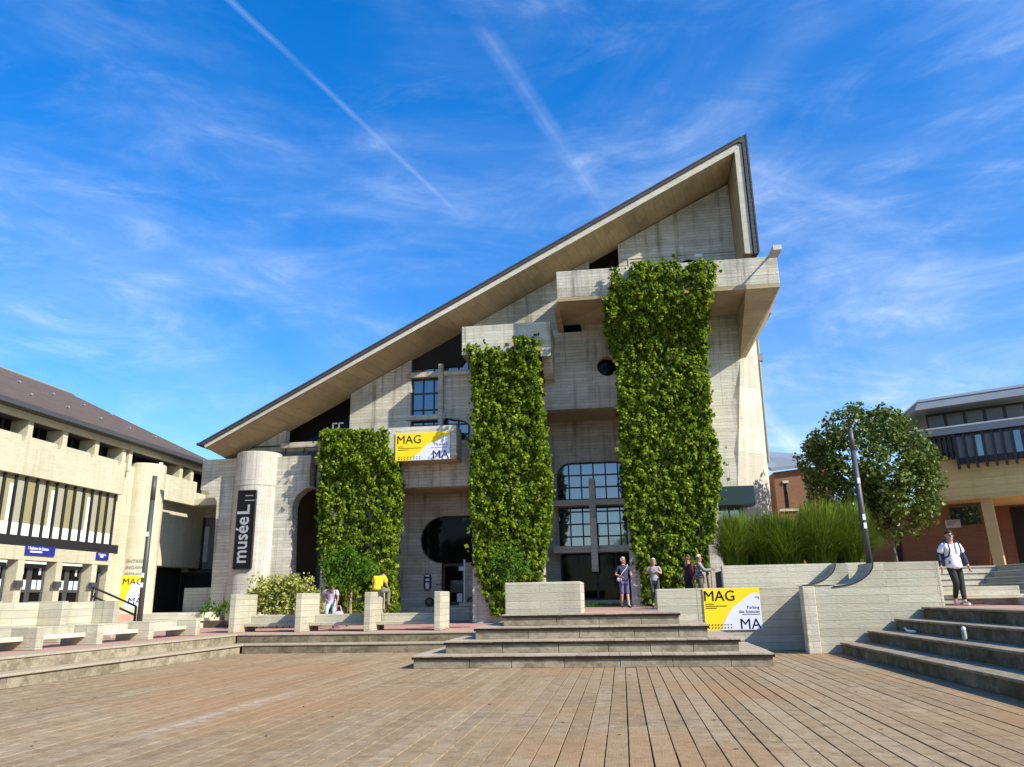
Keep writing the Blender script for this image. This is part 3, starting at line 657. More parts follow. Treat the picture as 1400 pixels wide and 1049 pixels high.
# balconies: parapet trough, hollow on top
def balcony(x0, x1, yf, z0, z1, m, soff, w=.22):
    b = MB().box(x0, x1, yf, yf+w, z0+.15, z1).box(x0, x0+w, yf+w+.001, YU-.002, z0+.15, z1).box(x1-w, x1, yf+w+.001, YU-.002, z0+.15, z1).build('balcony', m, mus, bevel=.02)
    MB().box(x0+.004, x1-.004, yf+.004, YU-.004, z0, z0+.149).build('balcony_floor', soff, b)
    return b
balcony(-12.45, -6.48, 30.9, 7.0, 8.43, M['conc'], M['soffit'])
b2 = balcony(-6.09, -2.37, 30.1, 11.2, 12.45, M['conc'], M['conc'])
mb = MB()
mb.slab([(30.12, 11.2), (31.98, 11.2), (31.98, 10.3), (31.75, 10.35)]+[(31.75-.9*math.sin(t*.157), 10.35+.82*(1-math.cos(t*.157))) for t in range(1, 11)]+[(30.12, 10.95)], [], (-2.8, 0, 0), (0, 1, 0), ZA, (1, 0, 0), .42)
mb.build('bracket', M['conc'], b2)
b3 = balcony(-1.98, 6.72, 29.1, 12.9, 14.2, M['conc'], M['soffit'], .25)
mb = MB()   # tapered console at the right end
vs = [(5.42, 29.12, 12.895), (6.71, 29.12, 12.895), (5.42, 32.0, 12.895), (6.9, 33.2, 12.895), (5.42, 31.9, 10.96), (5.62, 32.5, 10.9)]
mb.add(vs, [(0, 1, 3, 2), (0, 2, 4), (0, 4, 1), (1, 4, 5), (1, 5, 3), (2, 3, 5, 4)]); mb.build('console', M['soffit'], b3)
MB().box(6.0, 6.9, YU+.0, 33.6, 12.9, 14.2).build('parapet_return', M['conc'], b3)
# left wing: free-standing wall with arch, round stair pillar
YW = 31.5; Wp = fx(YW)
wx_l, wz_t = Wp(278, 629); wx_r = Wp(425, 622)[0]; wz_a = Wp(420, 666)[1]
ol = [(wx_l, wz_t), (wx_l, Wp(278, 670)[1])]+[Wp(284, 672), Wp(292, 677), Wp(296.5, 686)]+[(Wp(287, 835)[0], .5), (Wp(398, 800)[0], .5)]
axl = Wp(399, 700)[0]; aw = .9
ol += [(axl, wz_a-aw)]+arc(axl+aw, wz_a-aw, aw, 180, 90, 9)+[(wx_r, wz_a+.02), (wx_r, wz_t)]
mb = MB(); xz(mb, ol, YW, .6); ww = mb.build('wing_wall', M['conc'], mus, bevel=.02)
MB().box(-17.0, wx_r-.02, YW+.61, YU+.4, wz_a+.4, wz_a+.8).build('wing_slab', M['conc'], mus)
MB().box(-17.2, wx_r+.3, 35.6, 35.9, TZ, 7.3).box(-17.2, wx_r+.9, YU+.5, 35.6, 6.3, 6.7).box(-12.89, -12.6, YU+.46, 35.6, TZ, 6.3).build('wing_rear_wall', M['dim'], mus)  # dark wall colour does the shading behind the arch
wd = MB().box(axl-.2, -12.3, 35.5, 35.59, 3.55, 5.6).build('window', M['glass_d'], mus)
MB().box(axl-.2, -12.3, 35.4, 35.49, 3.4, 3.54).build('sill', M['conc'], wd)
# railing above the wing
mb = MB()
for i in range(4): x = Wp(385, 620)[0]+i*.85; mb.bar((x, YW+.4, wz_t), (x, YW+.4, wz_t+.55), .04)
mb.bar((Wp(385, 0)[0], YW+.4, wz_t+.55), (-11.8, YW+.4, wz_t+.55), .05); mb.box(Wp(392, 0)[0], -12.3, YW+.38, YW+.42, wz_t+.02, wz_t+.28)
mb.build('railing', M['black'], mus)
pc = (at(349, 700, Y=31.6).x-.02, 31.75); pr = .95
MB().lathe([(pr, TZ), (pr, 6.2), (pr-.012, 6.21), (pr-.012, 6.23), (pr+.01, 6.24), (pr+.01, 7.66), (pr-.02, 7.69)], (*pc, 0), 48).build('stair_pillar', M['pillar'], mus, smooth=False)
# dark canopy and window at the right foot
MB().box(3.9, 5.27, 30.9, 31.99, 4.74, 5.47).build('canopy', M['green'], mus, bevel=.01)
wz = fx(31.94)
fr = MB().box(3.2, 5.0, 31.9, 31.97, 3.9, 3.96)
for x in (3.5, 3.95, 4.4, 4.8): fr.box(x-.03, x+.03, 31.9, 31.96, 3.96, 4.73)
f = fr.build('window', M['black'], mus); MB().box(3.2, 4.95, 31.97, 31.995, 3.9, 4.73).build('pane', M['glass'], f)
# floodlight and little camera on the big balcony
fl = MB().bar((6.45, 29.2, 14.2), (6.45, 29.2, 14.3), .08).bar((6.45, 29.22, 14.28), (6.45, 28.5, 14.0), .06).box(6.3, 6.62, 27.75, 28.5, 13.86, 14.06)
f = fl.build('floodlight', M['poster'], mus, bevel=.01)
lb = MB()
for x in (U(462, 585)[0], U(470, 585)[0]): lb.bar((x, 31.4, 8.45), (x, 31.4, 8.85), .05).bar((x, 31.4, 8.85), (x+.18, 31.4, 8.85), .05)
lb.build('hook_rail', M['grey'], mus)
# ------------------------------------------------------------------ lecture hall on the left
XL = -20.0
def G(x, y): p = at(x, y, X=XL); return (p.y, p.z)
OL, UL, VL, NL = (XL, 0, 0), (0, 1, 0), (0, 0, 1), (-1, 0, 0)
hall = thing('lecture_hall', 'long low cream lecture hall with brown tiled roof, curved stair tower and glazed doors', 'building', (-22, 24, 1))
def lb(mb, outl, off, t, holes=()): return mb.slab(outl, holes, (XL+off, 0, 0), UL, VL, NL, t)
YE = 37.0; YS = 8.0
ze = 8.02; zg = 5.76; zp = G(60, 603)[1]
zpar = 7.08
mb = MB().add([(XL+.35, YS, ze), (XL+.35, YE, ze), (-29, YE, 12.48), (-29, YS, 12.48)], [(0, 1, 2, 3)]).add([(XL+.35, YS, ze-.12), (XL+.35, YE, ze-.12), (-29, YE, 12.33), (-29, YS, 12.33)], [(3, 2, 1, 0)])
mb.add([(-29, YS, 12.48), (-29, YE, 12.48), (-37, YE, 8), (-37, YS, 8)], [(0, 1, 2, 3)])
rf = mb.build('roof', M['tiles'], hall)
MB().box(XL+.3, XL+.46, YS, YE, ze-.14, ze+.03).build('gutter', M['dgrey'], rf)
MB().tube([(-29, YS, 12.5), (-29, YE, 12.5)], .09, 6).build('ridge', M['grey'], rf)
mb = MB()
for k in range(12):
    for r in (.3, .62):
        y = 11+k*2.1+r*2; a = V((XL+.35, y, ze)).lerp(V((-29, y, 12.48)), r); mb.box(a.x-.03, a.x+.09, y-.05, y+.05, a.z+.005, a.z+.085)
mb.build('vent_tiles', M['grey'], rf)
MB().box(XL-.1, XL+.1, YS, YE, ze-.38, ze-.16).build('fascia', M['cream'], hall, bevel=.01)
# recessed clerestory with fin posts
MB().box(XL-.75, XL-.7, YS, YE, zpar-.6, ze-.1).build('clerestory', M['glass_d'], hall)
ytw0, ytw1 = 30.35, 32.0
posts = [G(40, 0)[0], G(90, 0)[0], G(135, 0)[0], G(173, 0)[0], G(182, 0)[0]]
yps = [G(x, 600)[0] for x in (-62, -10, 40.5, 90, 135, 173, 182, 253, 268)]
for y in yps: MB().box(XL-.7, XL-.02, y-.12, y+.12, zpar-.3, ze-.372).build('post', M['cream'], hall)
for a, b in zip(yps[:-1], yps[1:]):
    for f in (.33, .66): y = a+(b-a)*f; MB().box(XL-.69, XL-.64, y-.05, y+.05, zpar-.3, ze-.372).build('clerestory_bar', M['black'], hall)
MB().box(XL-1.3, XL-.11, YS, YE, ze-.37, ze-.32).box(XL-.2, XL+.29, YS, YE, ze-.155, ze-.125).build('eaves_slab', M['dgrey'], hall)
def parapet(y0, y1, z0, notch):
    ol = [(y0, z0), (y1, z0), (y1, zpar)]
    for n in sorted(notch, reverse=True): ol += [(n+.16, zpar), (n+.12, zpar-.16), (n+.06, zpar-.2), (n, zpar-.16), (n-.05, zpar)]
    ol += [(y0, zpar)]
    mb = MB(); lb(mb, ol, 0, .3); mb.build('parapet', M['cream'], hall, bevel=.008)
yt0 = G(168, 675)[0]
parapet(YS, yt0, zg-.0, [y-.32 for y in yps[1:6]])
MB().box(XL-2.6, XL-.3, YS, yt0, zg+.1, zg+.4).build('floor_slab', M['cream'], hall)
for k, y in enumerate([G(38, 0)[0], G(78, 0)[0]]): pass
ys1, ys2 = 33.2, G(267, 690)[0]
z3 = G(230, 684)[1]
mb = MB(); lb(mb, [(ytw1-.2, z3), (ys2, z3), (ys2, zpar-.02), (ytw1-.2, zpar-.02)], 0, .3); mb.build('parapet', M['cream'], hall, bevel=.008)
# stair tower: half round shaft
tc_ = (-20.32, 31.03); tr_ = .83
MB().lathe([(tr_, .9), (tr_, 7.25), (tr_-.02, 7.28)], (*tc_, 0), 56).build('stair_tower', M['cream'], hall)
MB().box(XL-1.4, XL-.3, yt0+.002, 31.0, .9, 7.07).build('tower_flank', M['cream'], hall)
MB().bar((XL+.25, 31.2, 7.28), (XL+.25, 31.2, 7.42), .12).build('cap', M['white'], hall)
# mullioned glazing band with blinds
zb_, zt_ = G(80, 745)[1], zg
MB().box(XL-.75, XL-.7, YS, yt0+.4, zb_-.1, zt_+.1).build('window_wall', M['glass_d'], hall)
ym = [G(x, 700)[0] for x in (5, 21.5, 36, 51.5, 65.5, 79, 92, 104.5, 117, 128.5, 139.5, 150, 160.5)]
ym = [ym[0]-1.62*k*.52 for k in (5, 4, 3, 2, 1)]+ym
wb_ = MB()
for k, (a, b) in enumerate(zip(ym[:-1], ym[1:])):
    bl = MB().box(XL-.24, XL-.21, a+.03, b-.03, zb_+.2, zt_).build('blind', M['olive'] if k % 2 else M['taupe'], hall)
    MB().box(XL-.20, XL-.17, a+.10, b-.07, zb_+.22, zb_+.62).build('white_panel', M['white'], hall)
    if k in (5, 9, 13): MB().box(XL-.20, XL-.13, b-.22, b-.13, zb_+.1, zb_+1.9).build('white_post', M['white'], hall)
for y in ym: wb_.box(XL-.19, XL-.12, y-.036, y+.036, zb_-.12, zt_+.02)
wb_.build('mullions', M['black'], hall)
MB().box(XL-.6, XL-.06, YS, yt0+.2, zb_-.14, zb_+.2).build('sill_band', M['black'], hall)
# sign band and doors
zd = G(70, 768)[1]
MB().box(XL-.5, XL-.02, YS, G(156, 760)[0], zd, zb_-.142).build('sign_band', M['cream'], hall, bevel=.01)
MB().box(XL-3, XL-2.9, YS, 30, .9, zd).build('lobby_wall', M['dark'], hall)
cols_ = [G(x, 800)[0] for x in (-38, 26, 79, 127.5)]
for y in cols_:
    ol = [(y-.28, .95), (y+.28, .95), (y+.26, 1.9), (y+.14, 2.4), (y+.14, zd), (y-.14, zd), (y-.14, 2.4), (y-.26, 1.9)]
    mb = MB(); lb(mb, [(y-.15, .95), (y+.15, .95), (y+.15, zd), (y-.15, zd)], -.03, .42); mb.build('column', M['cream'], hall, bevel=.015)
    MB().box(XL-.05, XL+.1, y-.22, y+.06, 2.05, 2.27).build('lamp', M['dgrey'], hall)
ends = cols_+[G(153, 800)[0]]
for a, b in zip(ends[:-1], ends[1:]):
    a += .2; b -= .2; c = (a+b)/2; w = MB()
    for y in (a+.05, c-.06, c+.06, b-.05): w.box(XL-0.49, XL-0.42, y-.055, y+.055, 1.0, zd-.12)
    w.box(XL-0.50, XL-0.41, a, b, zd-.22, zd-.08).box(XL-0.50, XL-0.41, a, b, 1.0, 1.12).box(XL-0.50, XL-0.41, a, b, 1.9, 2.0)
    d = w.build('door', M['dgrey'], hall)
    MB().box(XL-0.47, XL-0.45, a, b, 1.0, zd-.1).build('pane', M['glass_d'], d)
    if b-a > 1.2:
        for y in (a+.3, a+.58, c+.28, c+.56): MB().box(XL-0.44, XL-0.43, y-.11, y+.11, 1.98+random.uniform(-.03, .03), 2.32).build('notice', random.choice([M['paper'], M['paper_b']]), d)
        for y in (a+.4, c+.5): MB().box(XL-0.44, XL-0.43, y-.05, y+.05, 2.5, 2.8).build('notice', M['paper'], d)
for (xa, xb, ya, yb, tx, sz) in ((34.5, 75, 747, 760, '1 Auditoires des Sciences', .155), (132.5, 149, 756, 766, '1 Auditoires', .12)):
    ya_, yb_ = G(xa, 750)[0], G(xb, 750)[0]; zA, zB = G((xa+xb)/2, yb)[1], G((xa+xb)/2, ya)[1]
    sg = MB().box(XL+.0, XL+.03, ya_, yb_, zA, zB).build('sign', M['blue'], hall)
    text('sign_words', tx, M['white'], sg, (XL+.035, ya_+.08, (zA+zB)/2+.02), (0, 1, 0), ZA, sz, sx=(yb_-ya_-.16)/(len(tx)*sz*.52))
    MB().box(XL+.031, XL+.036, ya_+.2, ya_+(yb_-ya_)*.55, zA+.09, zA+.14).build('sign_line', M['white'], sg)
# words on the tower and its poster (flat sheets curved onto the shaft)
def on_tower(px, py):
    d = ROT @ _ray(px, py); o = V((EY.x-tc_[0], EY.y-tc_[1])); dd_ = V((d.x, d.y)); r_ = tr_+.02
    A = dd_.dot(dd_); B = 2*o.dot(dd_); Cc = o.dot(o)-r_*r_; t = (-B-math.sqrt(max(0, B*B-4*A*Cc)))/(2*A); return EY+d*t
def ang(p): return math.atan2(p.y-tc_[1], p.x-tc_[0])
pa, pb = on_tower(166, 800), on_tower(193, 800); a0, a1 = ang(pa), ang(pb); zt2, zb2_ = on_tower(180, 787).z, max(1.1, on_tower(180, 830).z)
def tower_sheet(name, a0, a1, z0, z1, m, r, parent, poly=None, seg=10):
    mb = MB()
    if poly is None: poly = [(0, 0, 1)]*0
    for i in range(seg):
        u0, u1 = i/seg, (i+1)/seg; f0, f1 = a0+(a1-a0)*u0, a0+(a1-a0)*u1
        lo0, hi0, lo1, hi1 = (z0, z1, z0, z1) if not poly else (z0+(z1-z0)*poly(u0), z1, z0+(z1-z0)*poly(u1), z1)
        p = lambda a, z: (tc_[0]+r*math.cos(a), tc_[1]+r*math.sin(a), z)
        mb.add([p(f0, lo0), p(f1, lo1), p(f1, hi1), p(f0, hi0)], [(0, 1, 2, 3)])
    return mb.build(name, m, parent)
tp_ = thing('poster', 'yellow and pale exhibition poster wrapped on the curved cream stair tower', 'poster', (tc_[0]+tr_, tc_[1]-.3, 1.1))
tower_sheet('backing', a0, a1, zb2_, zt2, M['lilac'], tr_+.01, tp_)
tower_sheet('yellow_field', a0, a1, zb2_, zt2, M['yellow'], tr_+.016, tp_, poly=lambda u: 0.0 if u < .15 else min(.78, (u-.15)*2.0))
def tower_text(s, a, z, size, m, parent, name='lettering'):
    am = a; r = tr_+.03; pt = (tc_[0]+r*math.cos(am), tc_[1]+r*math.sin(am), z)
    tg = V((-math.sin(am), math.cos(am), 0)); 
    o = text(name, s, m, parent, (0, 0, 0), (1, 0, 0), (0, 1, 0), size, depth=.001)
    off = rootloc(parent)
    for v_ in o.data.vertices:   # bend the letters round the shaft
        c = v_.co+off; a_ = am+c.x/r; v_.co = V((tc_[0]+(r+c.z)*math.cos(a_), tc_[1]+(r+c.z)*math.sin(a_), z+c.y))-off
    return o
hgt = zt2-zb2_
tower_text('MAG', a0+.04, zt2-.36, .36, M['ink'], tp_); tower_text('MA', a0+(a1-a0)*.42, zb2_+.12, .36, M['ink'], tp_)
tw = thing('wall_lettering', 'grey words naming the entrance in three languages on the curved tower', 'lettering', (tc_[0]+tr_, tc_[1]-.3, zt2))
for k, wd_ in enumerate(('ENTRÉE', 'INGANG', 'ENTRANCE')): tower_text(wd_, a0+.12, zt2+.52-.25*k, .19 if k < 2 else .155, M['inkgrey'], tw)
# recess between the hall and the museum
MB().box(XL-.9, XL-.45, ytw1-.6, 36.4, 3.1, zpar-.4).box(XL-1.59, XL-.46, ytw1-.6, 36.6, 3.101, 3.4).box(XL-1.6, XL-1.3, ytw1-.6, 36.4, .9, 3.1).build('recess_wall', M['cream'], hall)
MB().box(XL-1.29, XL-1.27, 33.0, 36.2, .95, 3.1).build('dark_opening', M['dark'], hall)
MB().box(XL-2.2, -16.9, 36.41, 36.7, .5, 7.6).build('end_wall', M['conc'], hall)
q0, q1 = at(264, 730, Y=36.38), at(296, 760, Y=36.38)
fr = MB()
for x in (q0.x, (q0.x+q1.x)/2-.1, q1.x): fr.box(x-.05, x+.05, 36.3, 36.38, 3.0, at(275, 708, Y=36.3).z)
f = fr.box(q0.x, q1.x, 36.3, 36.38, 2.95, 3.05).build('window', M['black'], hall)
MB().box(q0.x, q1.x, 36.385, 36.398, 3.0, at(275, 708, Y=36.3).z).build('pane', M['glass_g'], f)
MB().box(q0.x+.2, q0.x+.85, 36.36, 36.38, 3.4, 5.1).build('poster', M['poster'], f)
MB().box(q0.x+.4, q0.x+.62, 36.35, 36.359, 4.2, 4.7).build('print', M['red'], f)
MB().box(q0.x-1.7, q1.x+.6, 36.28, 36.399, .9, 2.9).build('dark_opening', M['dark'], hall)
MB().box(XL-.3, -17.6, 34.6, 36.3, z3+.0, z3+.35).build('ledge', M['cream'], hall, bevel=.03)
blk0, blk1 = at(252, 804, Y=33.2), at(286, 835, Y=33.2)
bb = MB().box(blk0.x, blk1.x+.2, 33.2, 34.0, TZ+.3, blk0.z).build('low_wall', M['conc'], None, bevel=.02); tag(bb, 'small square concrete wall in the dark recess between the hall and museum', 'low wall')
# ------------------------------------------------------------------ building on the right
UR = V((-.863, .505, 0)).normalized(); NR = V((.505, .863, 0)).normalized(); p0 = at(1295, 685, Y=34)
def K(x, y, dep=0.0): p = at(x, y, pl=(p0+NR*dep, NR)); return ((p-p0).dot(UR), p.z)
rb = thing('brick_building', 'brick building with an ochre upper storey and dark window fins behind the tree', 'building', (p0.x, p0.y, 2.1))
def rbs(mb, ol, dep, t, holes=()): return mb.slab(ol, holes, (p0.x+NR.x*dep, p0.y+NR.y*dep, 0), UR, ZA, NR, t)
za_, zb3 = K(1295, 685)[1], K(1330, 632)[1]
ul = K(1262, 690)[0]; ur = K(1480, 640)[0]
zfin = K(1350, 590)[1]; zroof0 = K(1330, 555)[1]; zcl = K(1330, 577)[1]
m_ = MB(); rbs(m_, [(ul, za_), (ur, za_), (ur, zfin), (ul, zfin)], 0, 6); m_.build('upper_wall', M['panel'], rb)
# window strip with fins
a, b = K(1310, 620)[0], ur
zw0, zw1 = K(1330, 634)[1], K(1330, 594)[1]
m_ = MB(); rbs(m_, [(a, zw0), (b, zw0), (b, zw1), (a, zw1)], -.25, .2); w = m_.build('window', M['black'], rb)
n = 12
for k in range(n):
    u0 = a+(b-a)*(k+.12)/n; u1 = a+(b-a)*(k+.88)/n; m_ = MB(); rbs(m_, [(u0, zw0+.25), (u1, zw0+.25), (u1, zw1-.08), (u0, zw1-.08)], -.262, .01); m_.build('pane', M['glass_g'] if k % 4 != 2 else M['glass'], w)
m_ = MB()
for k in range(n+1):
    u0 = a+(b-a)*k/n; rbs(m_, [(u0-.045, zw0-.22), (u0+.045, zw0-.22), (u0+.045, zw1), (u0-.045, zw1)], -.42, .15)
m_.build('fins', M['black'], rb)
a2 = K(1273, 610)[0]; zw2 = K(1290, 626)[1]
m_ = MB(); rbs(m_, [(a2, zw2), (a-.0, zw2), (a-.0, zw1), (a2, zw1)], -.02, .018); w = m_.build('window', M['black'], rb)
m_ = MB()
for k in range(5):
    u0 = a2+(a-a2)*(k+.2)/5; u1 = a2+(a-a2)*(k+.8)/5; rbs(m_, [(u0, zw2+.2), (u1, zw2+.2), (u1, zw1-.1), (u0, zw1-.1)], -.032, .01)
m_.build('pane', M['taupe'], w)
m_ = MB()
for k in range(5):
    u0 = a2+(a-a2)*k/5; rbs(m_, [(u0-.05, zw2-.12), (u0+.05, zw2-.12), (u0+.05, zw1), (u0-.05, zw1)], -.3, .26)
m_.build('fins', M['black'], rb)
# gutter band, clerestory and roof
zc0, zc1 = K(1330, 592)[1], K(1330, 583)[1]
m_ = MB(); rbs(m_, [(K(1250, 600)[0], zc0), (ur, zc0), (ur, zc1), (K(1250, 600)[0], zc1)], -.4, .6); m_.build('gutter_band', M['zinc'], rb)
m_ = MB(); rbs(m_, [(K(1248, 600)[0], zc1), (ur, zc1), (ur, zc1+.06), (K(1248, 600)[0], zc1+.06)], -.44, .6); m_.build('white_trim', M['white'], rb)
c0 = K(1264, 580)[0]
m_ = MB(); rbs(m_, [(c0, zc1+.06), (ur, zc1+.06), (ur, zroof0), (c0, zroof0)], .5, .3); cw = m_.build('clerestory', M['black'], rb)
n = 7
for k in range(n):
    u0 = c0+(ur-c0)*(k+.1)/n; u1 = c0+(ur-c0)*(k+.92)/n; m_ = MB(); rbs(m_, [(u0, zc1+.15), (u1, zc1+.15), (u1, zroof0-.12), (u0, zroof0-.12)], .49, .01); m_.build('pane', M['glass_g'], cw)
q = p0; u_ = K(1256, 566)[0]
def RP(u, dep, z): v = p0+UR*u+NR*dep; return (v.x, v.y, z)
zr1 = K(1330, 547)[1]
m_ = MB(); zl = zroof0
vs = [RP(ur, -.75, zl), RP(u_, -.75, zl), RP(u_+1.6, .6, zl-.9), RP(ur, -.35, zl+.42), RP(u_-.1, -.35, zl+.42), RP(u_+1.75, .6, zl-.6), RP(ur, 8, zl+.5), RP(u_, 8, zl+.5), RP(u_+1.7, 8, zl-.7)]
m_.add(vs, [(0, 1, 4, 3), (1, 2, 5, 4), (3, 4, 7, 6), (4, 5, 8, 7), (0, 6, 7, 1), (1, 7, 8, 2)]); rr = m_.build('roof', M['zinc'], rb)
MB().bar(RP(ur, -.37, zl+.45), RP(u_-.1, -.37, zl+.45), .10, .10).bar(RP(u_-.1, -.37, zl+.45), RP(u_+1.75, .58, zl-.57), .06, .06).build('white_edge', M['white'], rr)
# arcade: brick ground floor set back, slanted posts
m_ = MB(); rbs(m_, [(K(1135, 760)[0], 1.9), (K(1342, 760)[0], 1.9), (K(1342, 690)[0], za_), (K(1135, 690)[0], za_)], 1.6, .3); m_.build('brick_wall', M['brick'], rb)
m_ = MB(); rbs(m_, [(ul-1, 1.9), (ur, 1.9), (ur, za_), (ul-1, za_)], 4.0, .3); m_.build('arcade_wall', M['brick'], rb)
m_ = MB(); rbs(m_, [(K(1297, 690, 1.58)[0], za_-.9), (K(1338, 690, 1.58)[0], za_-.9), (K(1338, 690, 1.58)[0], za_-.1), (K(1297, 690, 1.58)[0], za_-.1)], 1.57, .03); m_.build('window', M['glass'], rb)
m_ = MB(); rbs(m_, [(K(1385, 720, 3.98)[0], 1.9), (K(1400, 720, 3.98)[0]-2, 1.9), (K(1400, 720, 3.98)[0]-2, za_-.1), (K(1385, 720, 3.98)[0], za_-.1)], 3.97, .03); m_.build('opening', M['dark'], rb)
m_ = MB(); c1, c2 = K(1348, 683, .3), K(1366, 768, .3)
rbs(m_, [(c2[0]-.2, 1.9), (c2[0]+.18, 1.9), (c1[0]+.2, za_), (c1[0]-.18, za_)], .2, .5); m_.build('post', M['tan'], rb)
m_ = MB(); rbs(m_, [(K(1292, 715, 1.5)[0], K(1300, 722, 1.5)[1]), (K(1313, 715, 1.5)[0], K(1300, 722, 1.5)[1]), (K(1313, 715, 1.5)[0], K(1300, 711, 1.5)[1]), (K(1292, 715, 1.5)[0], K(1300, 711, 1.5)[1])], 1.54, .04); w = m_.build('sign', M['poster'], rb)
for k in range(3): m_ = MB(); z = K(1300, 713.5+k*2.2, 1.5)[1]; rbs(m_, [(K(1294, 715, 1.5)[0], z), (K(1311-k*4, 715, 1.5)[0], z), (K(1311-k*4, 715, 1.5)[0], z+.035), (K(1294, 715, 1.5)[0], z+.035)], 1.53, .009); m_.build('sign_line', M['inkgrey'], w)
m_ = MB(); rbs(m_, [(K(1219, 760, 1.5)[0], 1.9), (K(1232, 760, 1.5)[0], 1.9), (K(1232, 740, 1.5)[0], K(1225, 740, 1.5)[1]), (K(1219, 740, 1.5)[0], K(1225, 740, 1.5)[1])], 1.56, .03); m_.build('door', M['dark'], rb)
# brick house farther back
hb = thing('brick_house', 'plain orange brick house with a slit window and grey roof beyond the museum', 'house', (9.5, 46, 2))
def H(x, y): p = at(x, y, Y=46); return (p.x, p.z)
hx0, hz0 = H(1057.5, 646); hx1 = H(1135, 640)[0]; hz1 = H(1100, 637)[1]
m_ = MB(); sx0, sz1 = H(1071, 661); sx1, sz0 = H(1079, 694)
xz(m_, [(hx0, 1), (hx1, 1), (hx1, hz1), (hx0, hz0)], 46, 6, []); m_.build('wall', M['brick'], hb)
m_ = MB(); xz(m_, [(sx0, sz0), (sx1, sz0), (sx1, sz1), (sx0, sz1)], 45.98, .018); w = m_.build('window', M['glass_d'], hb)
MB().box(sx0-.05, sx1+.1, 45.9, 45.99, sz1, sz1+.14).build('lintel', M['conc_l'], w); MB().box(sx0+.17, sx1-.03, 45.95, 45.978, sz0+.9, sz1-.1).build('pane', M['glass_g'], w)
MB().add([(hx0-.15, 45.7, hz0+.02), (hx1, 45.7, hz1+.02), (hx1, 52, hz1+1.5), (hx0-1.2, 52, hz0+2.3), (hx0-.15, 45.7, hz0+.2), (hx1, 45.7, hz1+.2), (hx1, 52, hz1+1.7), (hx0-1.2, 52, hz0+2.5)], [(3, 2, 1, 0), (4, 5, 6, 7), (0, 1, 5, 4), (1, 2, 6, 5), (2, 3, 7, 6), (3, 0, 4, 7)]).build('roof', M['zinc'], hb)
MB().box(hx0-1.6, hx0-.01, 47.5, 50, 1, hz0-.3).build('side_wing', M['conc'], hb)
MB().box(*sorted((H(1060, 702)[0], H(1083, 702)[0])), 44.5, 44.8, 1.5, H(1070, 703)[1]).build('front_wall', M['brick'], hb); MB().box(*sorted((H(1059, 702)[0], H(1084, 702)[0])), 44.4, 44.85, H(1070, 703)[1]+.002, H(1070, 700)[1]).build('coping', M['conc_l'], hb)
# ------------------------------------------------------------------ low walls
def lowwall(name, label, mb, m=None, bevel=.02, cat='low wall'):
    return tag(mb.build(name, m or M['conc_wall'], None, bevel=bevel), label, cat)
a_, b_ = at(690, 797, Y=19.45), at(793.5, 794, Y=19.45)
lowwall('planter_wall', 'streaked concrete planter block standing on the top step left of the entrance path', MB().box(a_.x, b_.x, 19.45, 21.2, TZ2-.1, a_.z), cat='planter')
lowwall('low_wall', 'concrete wall right of the broad steps carrying the yellow and pale banner', MB().box(.9, 4.64, 21.7, 22.15, -.05, 1.58))
WR = fx(20.4)
zt = 2.1; cxw = WR(1193, 769)[0]; zl = WR(1125, 802)[1]
prof = [(4.66, -.05), (7.62, -.05), (7.62, zt), (cxw, zt)]
prof += [(cxw-1.0+.0+math.cos(t)*1.0, zt-(zt-zl)*(math.sin(-t))) for t in [math.radians(-x) for x in range(0, 91, 6)]][1:]+[(4.66, zl)]
mb = MB(); xz(mb, prof, 20.4, 1.28); hw = lowwall('low_wall', 'high concrete wall with a swept curved top beside the mossy steps', mb)
mb = MB(); ar = [p for p in prof if p[0] <= cxw+.01 and p[1] > zl-.01][:-1]
for a, b in zip(ar[:-1], ar[1:]): mb.bar((a[0], 20.385, a[1]), (b[0], 20.385, b[1]), .03, .02)
mb.build('shadow_line', M['nosing'], hw)  # thin dark strip added to draw a shadow gap along the curve
lowwall('pilaster', 'slim smooth concrete pilaster at the left end of the curved wall', MB().box(4.36, 4.659, 20.33, 20.7, -.05, 1.57), M['conc_l'], cat='pilaster')
PWL = at(985, 773, Y=22.5).x; cx2 = cxw-.55
prof = [(PWL, 1.0), (cxw+.6, 1.0), (cxw+.6, 2.17), (cx2, 2.17)]
prof += [(cx2-1.0+math.cos(math.radians(x)), 2.17-.6*math.sin(math.radians(x))) for x in range(0, 1)][1:]
mb = MB(); xz(mb, [(PWL, 1.0), (cxw+.9, 1.0), (cxw+.9, 2.17), (PWL, 2.17)], 22.3, .25); lowwall('planter_wall', 'long beige concrete planter wall holding the tall ornamental grasses', mb, M['conc_l'], cat='planter')
pr2 = [(cx2-1.0, 1.6), (cx2+.3, 1.6), (cx2+.3, 2.135), (cx2, 2.135)]+[(cx2-1.0+math.cos(math.radians(x)), 2.135-.535*math.sin(math.radians(x))) for x in range(6, 91, 6)][:-1]
mb = MB(); xz(mb, pr2, 21.69, .6); rbw = lowwall('curved_rib', 'narrow curved concrete rib behind the swept end of the high wall', mb, cat='curb')
mb = MB(); ar = pr2[3:]
for a, b in zip(ar[:-1], ar[1:]): mb.bar((a[0], 21.675, a[1]), (b[0], 21.675, b[1]), .026, .02)
mb.build('shadow_line', M['nosing'], rbw)  # same drawn shadow line along the rib
tag(MB().box(PWL+.1, 7.55, 22.56, 24.8, .9, 2.06).build('planting_bed', M['soil']), kind='structure')
lowwall('marker_post', 'slim pale post at the left end of the grass planter', MB().box(at(970, 760, Y=26.3).x, at(980, 760, Y=26.3).x, 26.3, 26.5, TZ2, at(975, 745, Y=26.3).z), M['conc_l'], .01, 'post')
